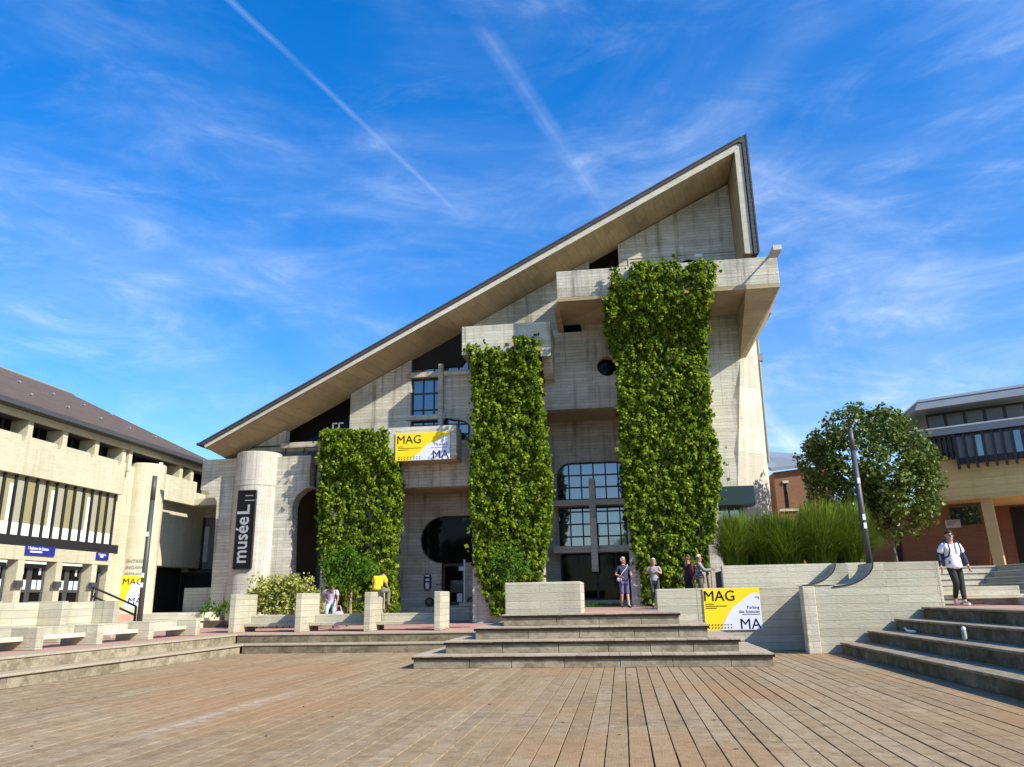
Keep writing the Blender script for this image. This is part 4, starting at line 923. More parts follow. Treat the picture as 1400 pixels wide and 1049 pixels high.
# ------------------------------------------------------------------ benches
def bench(label, group, h, dep, L, back_h, seat_z, seat_d, loc, rz, m=None, plate=.2, seat_m=None, right_plate=False):
    t = thing('bench', label, 'bench', group=group); m = m or M['conc_wall']
    MB().box(0, plate, 0, dep, 0, h).build('end_wall', m, t, bevel=.015)
    if right_plate: MB().box(L+plate, L+2*plate, 0, dep, 0, h).build('end_wall', m, t, bevel=.015)
    MB().box(plate+.002, plate+L, dep-.35, dep-.17, 0.0 if h > .9 and back_h > .8 else seat_z-.05, back_h).build('backrest', m, t, bevel=.015)
    MB().box(plate+.003, plate+L, dep-.352-seat_d, dep-.36, seat_z-.1, seat_z).build('seat', seat_m or m, t, bevel=.015)
    t.location = loc; t.rotation_euler = (0, 0, rz); return t
bx = [at(x, 863, Y=23.95).x for x in (312.5, 403, 497.5, 593.5)]
nm = ['concrete bench at the left end of the back row before the pale shrub', 'middle concrete bench of the back row with the person in lilac behind it', 'concrete bench below the seated person in yellow, right in the back row']
for i in range(3): bench(nm[i], 'concrete benches at the back of the deck', 1.16, 1.5, bx[i+1]-bx[i]-.21, .5, .26, .5, (bx[i], 23.9, TZ), 0)
lowwall('bench_post', 'single upright concrete end slab at the right of the back benches', MB().box(bx[3], bx[3]+.2, 23.9, 25.2, TZ, TZ+1.14), cat='post')
ly = [11.5, 13.75, 15.75, 17.75, 19.85, 22.2]
nm = ['low bench nearest the camera, cut off by the left edge of the photo', 'low concrete bench in the left row in front of the first upright end slab pair', 'low concrete bench in the left row, between nearest and farthest fully visible', 'low concrete bench in the left row just before the lamp post', 'low concrete bench in the left row nearest the back corner']
for i in range(5): bench(nm[i], 'low concrete benches along the left steps', .47, .95, ly[i+1]-ly[i]-.23, .45, .28, .3, (-12.4, ly[i], TZ), math.pi/2, M['conc_wall'], .22, M['conc_l'])
lowwall('bench_post', 'low square end slab closing the left row of benches', MB().box(-13.35, -12.4, 22.2, 22.42, TZ, TZ+.47), cat='post')
uy = [14.3, 16.75, 19.0, 21.15]
nm = ['tall backed bench in the raised left row cut by the photo edge', 'tall backed bench in the raised left row, in front of the double doors', 'tall backed bench in the raised left row nearest the handrail']
for i in range(3): bench(nm[i], 'tall backed benches behind the low ones', 1.02, 1.0, uy[i+1]-uy[i]-.23, 1.0, .40, .3, (-14.35, uy[i], TZ), math.pi/2, M['conc_wall'], .22, M['conc_l'])
lowwall('bench_post', 'tall upright end slab beside the handrail', MB().box(-15.35, -14.35, 21.15, 21.4, TZ, TZ+1.02), cat='post')
tb = lowwall('low_wall', 'small pale wall with square dark holes under the handrail', MB().box(-16.6, -15.36, 21.9, 22.2, TZ, 1.25), M['conc_l'])
for x, z in ((-16.3, 1.02), (-16.1, .86), (-15.9, .88), (-15.7, .75)): MB().box(x-.06, x+.06, 21.88, 21.899, z-.06, z+.06).build('hole', M['dark'], tb)
rx_ = at(1335, 831, Z=TZ2)
bench('concrete bench on the right terrace beside the pale corner steps', None, .46, .9, 2.4, .46, .26, .35, (rx_.x-.15, 21.2, TZ2), 0, M['conc_l'], .14)
# ------------------------------------------------------------------ posts, rails, small things
def lamp(label, base, top, r0, r1):
    t = thing('lamp_post', label, 'lamp post', base); b, p = V(base), V(top)
    MB().tube([b, b.lerp(p, .84)], [r0, r1], 14).build('pole', M['dgrey'], t, smooth=True)
    MB().tube([b.lerp(p, .84), p], [r1*1.02, r1*.98], 14).build('lamp_head', M['dgrey'], t, smooth=True)
    MB().tube([b, b+V((0, 0, .05))], [r0*1.7, r0*1.7], 14).build('base_plate', M['dgrey'], t)
    for k in (.3, .36, .62): q = b.lerp(p, k); MB().box(q.x-.03, q.x+.04, q.y-r0-.035, q.y-r0*.6, q.z-.09, q.z+.06).build('sticker', M['paper'], t)
    return t
bl_, tl_ = at(190, 853, X=-15.6), at(212, 651, X=-15.6)
lamp('dark round lamp post in front of the curved cream tower', (bl_.x, bl_.y, TZ), (tl_.x, tl_.y, tl_.z), .09, .08)
br_, tr2 = at(1188.5, 770, Y=21.95), at(1162, 587, Y=21.95)
lamp('dark slender lamp post rising behind the curved wall before the round tree', (br_.x, br_.y, 2.0), (tr2.x, tr2.y, tr2.z), .085, .07)
hr = thing('handrail', 'black double handrail sloping down beside the curved tower', 'handrail', (-16, 23, TZ))
A, B = at(127, 803, X=-17.6), at(186, 829, X=-15.9)
for dz in (0, -.28): MB().tube([A+V((0, 0, dz)), B+V((0, 0, dz))], .035, 8).build('rail', M['black'], hr)
MB().tube([B, (B.x, B.y, TZ)], .04, 8).build('post', M['black'], hr); MB().tube([A, (A.x, A.y, TZ+.2)], .04, 8).build('post', M['black'], hr)
bo = at(1320, 877.5, X=7.0); bz = TZ+R1-.0
bt = thing('water_bottle', 'white capped grey water bottle standing on the mossy steps', 'bottle', (6.55, at(1320, 877, X=6.55).y, .52))
by = at(1320, 877, X=6.12).y
MB().lathe([(.037, 0), (.040, .02), (.040, .15), (.03, .175)], (6.12, by, .523), 14).build('body', M['letter'], bt, smooth=True)
MB().lathe([(.032, 0), (.038, .01), (.036, .05), (.015, .07)], (6.12, by, .698), 14).build('cap', M['white'], bt, smooth=True)
py2 = at(1245, 864, X=6.3).y
tag(MB().tube([(6.25, py2+.22, .62), (6.27, py2+.12, .56), (6.3, py2, .545), (6.33, py2-.14, .55), (6.35, py2-.2, .545)], [.012, .03, .035, .03, .012], 8).build('paper_scrap', M['white'], smooth=True), 'crumpled white scrap of paper lying on the mossy steps', 'litter')
# ------------------------------------------------------------------ banners
def banner(label, ox, oy, x0, x1, z0, z1, curve, words, extra):
    t = thing('banner', label, 'banner', ((x0+x1)/2, oy, z0)); w, h = x1-x0, z1-z0
    MB().box(x0, x1, oy-.012, oy, z0, z1).build('sheet', M['yellow'], t)
    pts = [(x0+w*a, z0+h*b) for a, b in curve]; mb = MB(); mb.slab(pts, [], (0, oy-.018, 0), XA, ZA, NA, .004); mb.build('pale_field', M['lilac'], t)
    for s, a, b, sz, al in words: text('lettering', s, M['ink'], t, (x0+w*a, oy-.021, z0+h*b), XA, ZA, h*sz, al, .001)
    for a, b, l in extra: MB().box(x0+w*a, x0+w*(a+l), oy-.0225, oy-.019, z0+h*b, z0+h*(b+.012)).build('small_print', M['ink'], t)
    for k in range(8):
        for r in range(2): MB().box(x0+w*(.06+.055*k), x0+w*(.08+.055*k), oy-.0225, oy-.019, z0+h*(.04+.07*r), z0+h*(.07+.07*r)).build('small_print', M['ink'], t)
    return t
cv = [(.999, 0.001), (.999, .82), (.96, .87), (.90, .89), (.83, .84), (.78, .80), (.72, .74), (.62, .64), (.52, .55), (.44, .42), (.38, .30), (.33, .17), (.27, .001)]
A, B = at(960.5, 805, Y=21.66), at(1043.5, 861, Y=21.66)
banner('large yellow and pale banner on the low concrete wall beside the broad steps', 0, 21.68, A.x, B.x, B.z, A.z, cv,
       [('MAG', .0, .70, .36, 'LEFT'), ('MA', .98, .02, .36, 'RIGHT'), ('Parking', .97, .50, .10, 'RIGHT'), ('des Sciences', .97, .40, .10, 'RIGHT'), ('¬', .90, .70, .2, 'LEFT')],
       [(.03, .62, .16), (.03, .57, .38), (.03, .52, .2), (.66, .36, .31)])
A, B = at(541, 593, Y=30.85), at(615, 627.5, Y=30.85)
cv2 = [(.999, 0.001), (.999, .86), (.93, .88), (.86, .80), (.78, .68), (.66, .62), (.58, .55), (.52, .42), (.46, .30), (.36, .16), (.26, .001)]
banner('small yellow and pale banner hung on the balcony beside the left ivy column', 0, 30.87, A.x, B.x, B.z, A.z, cv2,
       [('MAG', .02, .62, .42, 'LEFT'), ('MA', .98, .04, .42, 'RIGHT'), ('Musée L', .97, .50, .15, 'RIGHT')], [(.05, .5, .1), (.05, .44, .42), (.05, .38, .2), (.66, .42, .3)])
vs_ = thing('vertical_sign', 'tall black vertical sign with pale lettering on the round concrete pillar', 'sign', (-15.5, 30.7, 1.8))
A, B = at(321, 672, Y=30.75), at(350, 672, Y=30.75); C_ = at(317, 778, Y=30.75)
x0, x1, z0, z1 = C_.x+.06, B.x, C_.z, A.z; yv = 30.72
MB().box(x0, x1, yv, yv+.1, z0, z1).build('panel', M['ink'], vs_, bevel=.01)
for a, b, c, d in ((x0-.03, x0, z0, z1), (x1, x1+.03, z0, z1), (x0, x1, z0-.03, z0), (x0, x1, z1, z1+.03)): MB().box(a, b, yv-.02, yv+.11, c, d).build('frame', M['black'], vs_)
text('lettering', 'musée', M['letter'], vs_, (x1-.22, yv-.004, z0+.2), ZA, (-1, 0, 0), .82, 'LEFT', .002, (z1-z0)*.60/(.82*2.62), .012)
text('lettering', 'L', M['letter'], vs_, (x1-.22, yv-.004, z1-1.02), ZA, (-1, 0, 0), .82, 'LEFT', .002, 1.1, .012)
for k in (0, 1): MB().box(x0+.3, x0+.3+.55-.2*k, yv-.006, yv-.001, z1-.42+.2*k, z1-.39+.2*k).build('small_print', M['letter'], vs_)
for z in (z0+.4, z1-.4): MB().bar((x0+.4, yv+.1, z), (x0+.4, 31.6, z), .06).build('bracket', M['black'], vs_)
# ------------------------------------------------------------------ plants
def leaves(name, P_, N_, T_, s_, m, parent, fold=.16, wid=.42):
    """one mesh of folded leaves: P centre, N normal, T tip direction, s size"""
    P_ = np.asarray(P_, float); N_ = np.asarray(N_, float); T_ = np.asarray(T_, float); s_ = np.asarray(s_, float)[:, None]
    T_ /= np.linalg.norm(T_, axis=1, keepdims=True)+1e-9
    N_ -= T_*(N_*T_).sum(1, keepdims=True); N_ /= np.linalg.norm(N_, axis=1, keepdims=True)+1e-9
    B_ = np.cross(T_, N_)
    base = P_-T_*s_*.5; tip = P_+T_*s_*.5-N_*s_*.10
    l = P_+B_*s_*wid-T_*s_*.08-N_*s_*fold; r = P_-B_*s_*wid-T_*s_*.08-N_*s_*fold
    n = len(P_); v = np.stack([base, l, tip, r], 1).reshape(-1, 3)
    i = np.arange(n)*4; f = np.stack([np.stack([i, i+1, i+2], 1), np.stack([i, i+2, i+3], 1)], 1).reshape(-1, 3)
    return np_obj(name, v, f, m, parent)
def inside(poly, x, y):
    c = False; n = len(poly); j = n-1
    for i in range(n):
        xi, yi = poly[i]; xj, yj = poly[j]
        if (yi > y) != (yj > y) and x < (xj-xi)*(y-yi)/(yj-yi)+xi: c = not c
        j = i
    return c
def nz(x, y, z, s=1.0): return mnoise.noise(V((x*s, y*s, z*s)))
def ivy(label, px, Yf, dens, sides, base, szr=(.075, .145)):
    t = thing('climbing_ivy', label, 'ivy', base, 'ivy columns on the museum piers')
    poly = []
    for x, y in px:
        Yc = Yf(5.0)
        for _ in range(4): p = at(x, y, Y=Yc); Yc = Yf(p.z)
        poly.append((p.x, p.z))
    xs_ = [p[0] for p in poly]; zs_ = [p[1] for p in poly]
    x0, x1, z0, z1 = min(xs_), max(xs_), min(zs_), max(zs_)
    Pn, Nn, Tn, Sn = [], [], [], []
    def tuft(c, nrm, rad, k):
        nrm = V(nrm).normalized()
        for _ in range(k):
            d = V((random.gauss(0, 1), random.gauss(0, 1), random.gauss(0, 1))).normalized()
            if d.dot(nrm) < -.1: d -= nrm*2*d.dot(nrm)
            p = V(c)+d*rad*random.uniform(.55, 1.0)
            Pn.append(tuple(p)); Nn.append(tuple(d+nrm*.45+V((0, 0, .35)))); Tn.append((random.gauss(0, .6)+d.x*.5, d.y*.4, -.8+d.z*.4)); Sn.append(random.uniform(*szr))
    n = int((x1-x0)*(z1-z0)*dens)
    for _ in range(n):
        x, z = random.uniform(x0, x1), random.uniform(z0, z1)
        wob = nz(x, 3, z, 1.6)*.08
        if not inside(poly, x+wob, z+nz(x, 9, z, 1.7)*.07): continue
        cl = nz(x, 1.3, z, 1.1)*.16+nz(x, 7.7, z, 2.6)*.30
        tuft((x, Yf(z)-.10-cl-random.uniform(-.06, .10), z), (random.gauss(0, .15), -1, .1), random.uniform(.09, .17), random.randint(10, 16))
    for _ in range(int((x1-x0)*(z1-z0)*75)):   # dark inner leaves
        x, z = random.uniform(x0, x1), random.uniform(z0, z1)
        if not inside(poly, x, z): continue
        Pn.append((x, Yf(z)+random.uniform(.08, .2), z)); Nn.append((random.gauss(0, .3), -1, .2)); Tn.append((random.gauss(0, .4), 0, -1)); Sn.append(random.uniform(.22, .34))
    for sd in (-1, 1):
        for _ in range(int((z1-z0)*sides*dens*.5)):
            z = random.uniform(z0, z1); xsn = [x0+(x1-x0)*k/60 for k in range(61) if inside(poly, x0+(x1-x0)*k/60, z)]
            if len(xsn) < 3: continue
            xe_ = min(xsn) if sd < 0 else max(xsn); d = random.uniform(0, sides)
            tuft((xe_+sd*(nz(d, z, 3, 2)*.12+random.uniform(-.08, .03))-sd*.12*d, Yf(z)+d, z), (sd, -.3, .1), random.uniform(.10, .18), 10)
    # loose shoots along the outline
    m_ = len(poly)
    for i in range(m_):
        a, b = poly[i], poly[(i+1) % m_]; L = math.hypot(b[0]-a[0], b[1]-a[1])
        for _ in range(int(L*10)):
            u = random.random(); x, z = a[0]+(b[0]-a[0])*u, a[1]+(b[1]-a[1])*u
            Pn.append((x+random.gauss(0, .10), Yf(z)-random.uniform(0, .2), z+random.gauss(0, .10))); Nn.append((random.gauss(0, .6), -1, random.gauss(.4, .4))); Tn.append((random.gauss(0, .8), -.2, random.gauss(-.4, .7))); Sn.append(random.uniform(.12, .24))
    leaves('foliage', Pn, Nn, Tn, Sn, M['ivy'], t)
    mb = MB()
    for k in range(5):
        x = x0+(x1-x0)*(.3+.1*k); pts = []
        for j in range(7): z = z0+(z1-z0)*.55*j/6; pts.append((x+math.sin(k*2+j)*.12, Yf(z)+.06, z))
        mb.tube(pts, [.05-.005*j for j in range(7)], 6)
    mb.build('stem', M['bark'], t)
    return t
def smooth(a, b, x): t = max(0, min(1, (x-a)/(b-a))); return t*t*(3-2*t)
ivy('short broad ivy column beside the small balcony banner, nearest the round pillar',
    [(440, 588), (480, 590), (527, 589), (528, 606), (540, 628), (548, 662), (545, 700), (541, 745), (538, 790), (540, 835), (452, 835), (446, 790), (438, 745), (436, 700), (440, 660), (436, 625)],
    lambda z: 30.74+.25*(1-smooth(6.2, 7.2, z)), 48, .9, (-10.7, 31.2, TZ))
ivy('tall slim middle ivy column under the square balcony',
    [(637, 478), (650, 474), (662, 470), (676, 480), (700, 479), (706, 462), (733, 464), (737, 500), (742, 560), (748, 610), (755, 660), (752, 720), (745, 760), (735, 800), (700, 838), (674, 840), (660, 800), (648, 760), (643, 700), (645, 640), (648, 560), (645, 495)],
    lambda z: 29.95+.35*(1-smooth(10.3, 11.4, z)), 48, 1.1, (-4.3, 30.6, TZ))
ivy('tallest and widest ivy column, draped over the big upper balcony',
    [(838, 370), (848, 374), (857, 392), (862, 362), (900, 360), (926, 358), (934, 374), (944, 362), (966, 357), (981, 361), (974, 385), (972, 402), (968, 440), (965, 480), (968, 520), (972, 580), (982, 620), (986, 660), (978, 700), (974, 740), (968, 775), (950, 800), (940, 815), (880, 830), (880, 800), (868, 760), (858, 690), (850, 640), (848, 560), (845, 500), (832, 470), (826, 412), (836, 395)],
    lambda z: 28.93+.85*(1-smooth(10.9, 13.0, z)), 48, 1.3, (2, 30, TZ2))
def cloud(P0, n, rad, sz, out=None, T=None):
    Pn, Nn, Tn, Sn = [], [], [], []
    for _ in range(n):
        d = V((random.gauss(0, 1), random.gauss(0, 1), random.gauss(0, 1))).normalized(); r = rad*random.random()**.45
        Pn.append(tuple(V(P0)+d*r)); Nn.append(tuple(d*.8+V((0, -.1, .7))+V((random.gauss(0, .4), random.gauss(0, .4), random.gauss(0, .4)))))
        Tn.append(T() if T else (random.gauss(0, .6), random.gauss(0, .6), random.gauss(-.3, .5))); Sn.append(random.uniform(*sz))
    return Pn, Nn, Tn, Sn
def gather(cl):
    out = ([], [], [], [])
    for c in cl:
        for a, b in zip(out, c): a += b
    return out
# round tree behind the grasses
tr = thing('tree', 'round dark green tree behind the ornamental grasses, before the brick building', 'tree', at(1222, 765, Y=31))
cp = [(1097, 645), (1094, 628), (1104, 604), (1120, 586), (1136, 572), (1158, 562), (1176, 572), (1196, 566), (1218, 566), (1232, 574), (1240, 592), (1254, 604), (1266, 622), (1276, 640), (1283, 662), (1290, 688), (1272, 700), (1262, 718), (1240, 730), (1216, 733), (1190, 734), (1160, 730), (1128, 718), (1104, 695), (1110, 672)]
cpp = [(lambda p: (p.x, p.z))(at(1188+(x-1190)*.93, 645+(y-645)*.97, Y=31)) for x, y in cp]
xs_ = [p[0] for p in cpp]; zs_ = [p[1] for p in cpp]; cxm, czm = sum(xs_)/len(xs_), sum(zs_)/len(zs_)
cls = []; cent = []
while len(cent) < 340:
    x, z = random.uniform(min(xs_), max(xs_)), random.uniform(min(zs_), max(zs_))
    if not inside(cpp, x, z): continue
    rr_ = math.hypot((x-cxm)/(max(xs_)-min(xs_))*2, (z-czm)/(max(zs_)-min(zs_))*2); dmax = 2.6*math.sqrt(max(0, 1-min(1, rr_)**2))
    y = 31+random.choice([-1, -1, 1, 0])*dmax*random.uniform(.5, 1.0) if random.random() < .8 else 31+random.uniform(-1, 1)*dmax
    cent.append((x, y, z)); cls.append(cloud((x, y, z), 46, random.uniform(.26, .48), (.10, .19)))
for i in range(110):   # sprigs sticking out of the outline
    a = cpp[i % len(cpp)]; b = cpp[(i+1) % len(cpp)]; u = random.random(); x, z = a[0]+(b[0]-a[0])*u, a[1]+(b[1]-a[1])*u; o_ = random.uniform(-.1, .32); cls.append(cloud((x+(x-cxm)*o_*.3, 31+random.uniform(-.9, .9), z+(z-czm)*o_*.3), 14, .24, (.10, .18)))
leaves('crown', *gather(cls), M['tree'], tr)
mb = MB(); tb_ = at(1226, 768, Y=31); tt_ = V((cxm+.3, 31, czm-.6))
mb.tube([(tb_.x, 31, 2.0), (tb_.x-.05, 31, 2.9), tuple(tt_)], [.10, .085, .05], 8)
for c in cent[::9]:
    s_ = V((tb_.x-.03, 31, 2.9)).lerp(tt_, random.random()); e_ = V(c); mb.tube([s_, s_.lerp(e_, .5)+V((0, 0, .15)), e_], [.05, .03, .012], 5)
mb.build('trunk', M['bark'], tr)
def grass(label, cx_, cy_, z0, n, h, spread, rad):
    t = thing('ornamental_grass', label, 'grass clump', (cx_, cy_, z0), 'tall ornamental grasses in the planter')
    vs, fs = [], []
    for _ in range(n):
        a = random.uniform(0, 2*math.pi); r0 = rad*math.sqrt(random.random()); bx_, by_ = cx_+math.cos(a)*r0, cy_+math.sin(a)*r0*.7
        a2_ = a+random.gauss(0, .6); e_ = random.random(); hh = h*(1.05-.5*e_**1.6)*random.uniform(.82, 1.05); sp = spread*(.12+1.05*e_)*random.uniform(.7, 1.1); w = random.uniform(.007, .014); k = len(vs)
        dx, dy = math.cos(a2_), math.sin(a2_); nx_, ny_ = -dy, dx; N = 5
        for j in range(N+1):
            u = j/N; out = sp*u**1.9; zz_ = hh*(1.18*u-.42*u**3*(sp/spread+.15)); ww_ = w*(1-u**2*.85)
            for s_ in (-1, 1): vs.append((bx_+dx*out+nx_*ww_*s_, by_+dy*out+ny_*ww_*s_, z0+zz_))
        for j in range(N): fs.append((k+2*j, k+2*j+1, k+2*j+3, k+2*j+2))
    np_obj('blades', np.array(vs), np.array(fs), M['blade'], t)
    return t
gn = [('tall grass clump at the left end of the planter beside the ivy', 1006, 1.55, 1900), ('arching grass clump, second from the left in the planter', 1048, 1.5, 1900), ('darker grass clump in the middle of the planter', 1075, 1.45, 1700), ('bushy grass clump just left of the lamp post', 1122, 1.75, 2200), ('tallest spreading grass clump at the lamp post foot', 1168, 1.75, 2200)]
for lbl, x, h, n in gn:
    p = at(x, 770, Y=23.4); grass(lbl, p.x, 23.4+random.uniform(-.2, .2), 2.05, int(n*1.7), h, .78 if x == 1006 else .95, .30 if x == 1006 else .38)
for lbl, x in (('trailing grass tuft behind the others at the right of the planter', 1150), ('short grass tuft behind the second clump of the planter', 1052)):
    p = at(x, 770, Y=24.3); grass(lbl, p.x, 24.3, 2.05, 1500, 1.6, .9, .8)
# pale shrub behind the benches
sh = thing('shrub', 'pale yellow-green shrub in front of the arch beside the round pillar', 'shrub', (at(382, 838, Y=28).x, 28, TZ))
cls = []
for x, y in ((350, 812), (356, 826), (362, 803), (370, 818), (380, 800), (384, 826), (392, 808), (400, 796), (404, 820), (412, 805), (418, 822), (345, 830), (372, 832), (396, 832), (410, 832), (425, 814), (388, 815), (365, 810), (430, 828)):
    for yy in (27.6, 28.1, 28.5): p = at(x, y, Y=yy); cls.append(cloud((p.x, yy, p.z), 85, .36, (.08, .16), T=lambda: (random.gauss(0, .6), random.gauss(-.2, .5), random.gauss(.35, .5))))
for _ in range(50): p = at(random.uniform(340, 428), random.uniform(786, 800), Y=28); cls.append(cloud((p.x, 28+random.uniform(-.4, .4), p.z), 5, .16, (.06, .11), T=lambda: (random.gauss(0, .4), 0, 1)))
leaves('foliage', *gather(cls), M['bush'], sh)
mb = MB()
for k in range(9): x = at(352+k*9, 838, Y=28).x; mb.tube([(x, 28, TZ), (x+random.uniform(-.15, .15), 28, TZ+.9)], [.025, .012], 5)
mb.build('stem', M['bark'], sh)
def sapling(label, px, Y, z0, pts, stem_px, mat, rad=.42, n=120, sz=(.10, .2)):
    t = thing('small_tree', label, 'small tree', (at(stem_px, 800, Y=Y).x, Y, z0)); cls = []; xx = at(stem_px, 800, Y=Y).x
    for x, y in pts: p = at(x, y, Y=Y); cls.append(cloud((p.x, Y+random.uniform(-.35, .35), p.z), n, rad, sz, T=lambda: (random.gauss(0, .7), random.gauss(-.3, .5), random.gauss(-.5, .4))))
    leaves('crown', *gather(cls), M[mat], t, wid=.26)
    zt_ = at(px, pts[0][1], Y=Y).z; mb = MB().tube([(xx, Y, z0), (xx+.02, Y, zt_)], [.035, .025], 6)
    for x, y in pts[1:]: p = at(x, y, Y=Y); mb.tube([(xx, Y, min(p.z, zt_)-.2), (p.x, Y, p.z)], [.02, .008], 5)
    mb.build('trunk', M['bark'], t); MB().box(xx+.1, xx+.16, Y-.03, Y+.03, z0, z0+1.35).build('stake', M['tan'], t)
    return t
sapling('bright feathery small tree before the short ivy column', 476, 28.6, TZ, [(476, 756), (452, 766), (464, 772), (488, 764), (502, 772), (476, 780), (458, 786), (494, 784), (508, 782), (448, 776), (482, 794), (466, 796)], 476, 'fresh')
sapling('bright feathery small tree behind the planter block', 694, 25.5, TZ2, [(694, 752), (680, 762), (706, 762), (690, 772), (712, 776), (674, 776), (700, 784), (684, 786)], 697, 'fresh', .32, 90, (.09, .17))
wd = thing('weeds', 'low green weeds at the foot of the round pillar', 'weeds', (at(292, 838, Y=30).x, 30, TZ)); cls = []
for x, y in ((278, 832), (288, 826), (300, 832), (310, 826), (318, 834), (296, 836)): p = at(x, y, Y=29.9); cls.append(cloud((p.x, 29.9, p.z), 60, .26, (.08, .16), T=lambda: (random.gauss(0, .4), random.gauss(0, .3), 1)))
leaves('foliage', *gather(cls), M['fresh'], wd, wid=.2)
MB().box(wd.location.x-.7, wd.location.x+.9, 29.5, 30.3, TZ, TZ+.25).build('root_bed', M['soil'], wd)
for lbl, x0, y0, w in (('grass tuft in the gap before the big window', at(822, 826, Y=30).x, 30.6, .8),):
    t = thing('grass_tuft', lbl, 'grass', (x0, y0, TZ2)); vs = []; fs = []
    for _ in range(500):
        bx_, by_ = x0+random.uniform(-w, w), y0+random.uniform(-.3, .3); k = len(vs); a = random.uniform(-.08, .08); hh = random.uniform(.06, .18)
        vs += [(bx_-.01, by_, TZ2), (bx_+.01, by_, TZ2), (bx_+a+.003, by_+a, TZ2+hh), (bx_+a-.003, by_+a, TZ2+hh)]; fs.append((k, k+1, k+2, k+3))
    np_obj('blades', np.array(vs), np.array(fs), M['fresh'], t)
lit = [(random.uniform(-9, 5), random.uniform(4.5, 21), .012) for _ in range(90)]
lo_ = leaves('leaf_litter', lit, [(random.gauss(0, .3), random.gauss(0, .3), 1) for _ in lit], [(random.gauss(0, 1), random.gauss(0, 1), .05) for _ in lit], [random.uniform(.03, .065) for _ in lit], M['bark'], None)
tag(lo_, 'scattered dry brown leaves on the timber deck', 'leaf litter', kind='stuff')
# ------------------------------------------------------------------ people
M['skin'] = plain('skin', (.48, .27, .18), .55, .08, 12); M['skin_d'] = plain('tanned_skin', (.36, .19, .12), .55, .08, 12)
M['eye'] = plain('eye_dark', (.02, .015, .012), .3, .1, 9); M['lip'] = plain('lip', (.34, .12, .10), .5, .1, 9)
M['hair_d'] = plain('dark_hair', (.03, .02, .015), .6, .3, 30); M['hair_w'] = plain('white_hair', (.68, .64, .56), .7, .15, 30); M['hair_b'] = plain('brown_hair', (.10, .04, .025), .6, .25, 30)
def skin(name, nodes, edges, mats, parent, lvl=2, extra=None):
    ks = list(nodes); me = bpy.data.meshes.new('s'); me.from_pydata([tuple(nodes[k][0]) for k in ks], [(ks.index(a), ks.index(b)) for a, b in edges], [])
    o = bpy.data.objects.new('s', me); COL.objects.link(o)
    sk = o.modifiers.new('skin', 'SKIN'); sk.branch_smoothing = .6
    lay = me.skin_vertices[0].data if me.skin_vertices else None
    for i, k in enumerate(ks):
        r = nodes[k][1]; lay[i].radius = (r, r) if not hasattr(r, '__len__') else r; lay[i].use_root = (i == 0)
    ss = o.modifiers.new('sub', 'SUBSURF'); ss.levels = ss.render_levels = lvl
    bpy.context.view_layer.update()
    nm_ = bpy.data.meshes.new_from_object(o.evaluated_get(bpy.context.evaluated_depsgraph_get()))
    bpy.data.objects.remove(o); bpy.data.meshes.remove(me)
    nm_.materials.clear(); mats = mats if isinstance(mats, list) else [mats]
    for m in mats: nm_.materials.append(m)
    if extra:
        bm = bmesh.new(); bm.from_mesh(nm_)
        for c, r, mi, rot in extra:
            b = bmesh.ops.create_uvsphere(bm, u_segments=10, v_segments=7, radius=1.0, matrix=Matrix.Translation(c) @ rot @ Matrix.Diagonal((*r, 1)))
            for f in {f for v_ in b['verts'] for f in v_.link_faces}: f.material_index = mi
        bm.to_mesh(nm_); bm.free()
    nm_.polygons.foreach_set('use_smooth', [True]*len(nm_.polygons)); nm_.name = name
    ob = bpy.data.objects.new(name, nm_); COL.objects.link(ob); ob.parent = parent
    return ob
BASE = dict(pel=(0, 0, .96), spn=(0, .0, 1.14), chs=(0, .01, 1.33), nck=(0, .01, 1.49), hd=(0, -.015, 1.63), tp=(0, -.0, 1.70),
            shR=(-.18, .01, 1.43), elR=(-.26, .04, 1.16), wrR=(-.27, -.05, .92), shL=(.18, .01, 1.43), elL=(.26, .04, 1.16), wrL=(.27, -.05, .92),
            hiR=(-.09, 0, .92), knR=(-.10, -.03, .50), anR=(-.10, .03, .085), toR=(-.12, -.15, .035), hiL=(.09, 0, .92), knL=(.10, -.03, .50), anL=(.10, .03, .085), toL=(.12, -.15, .035))
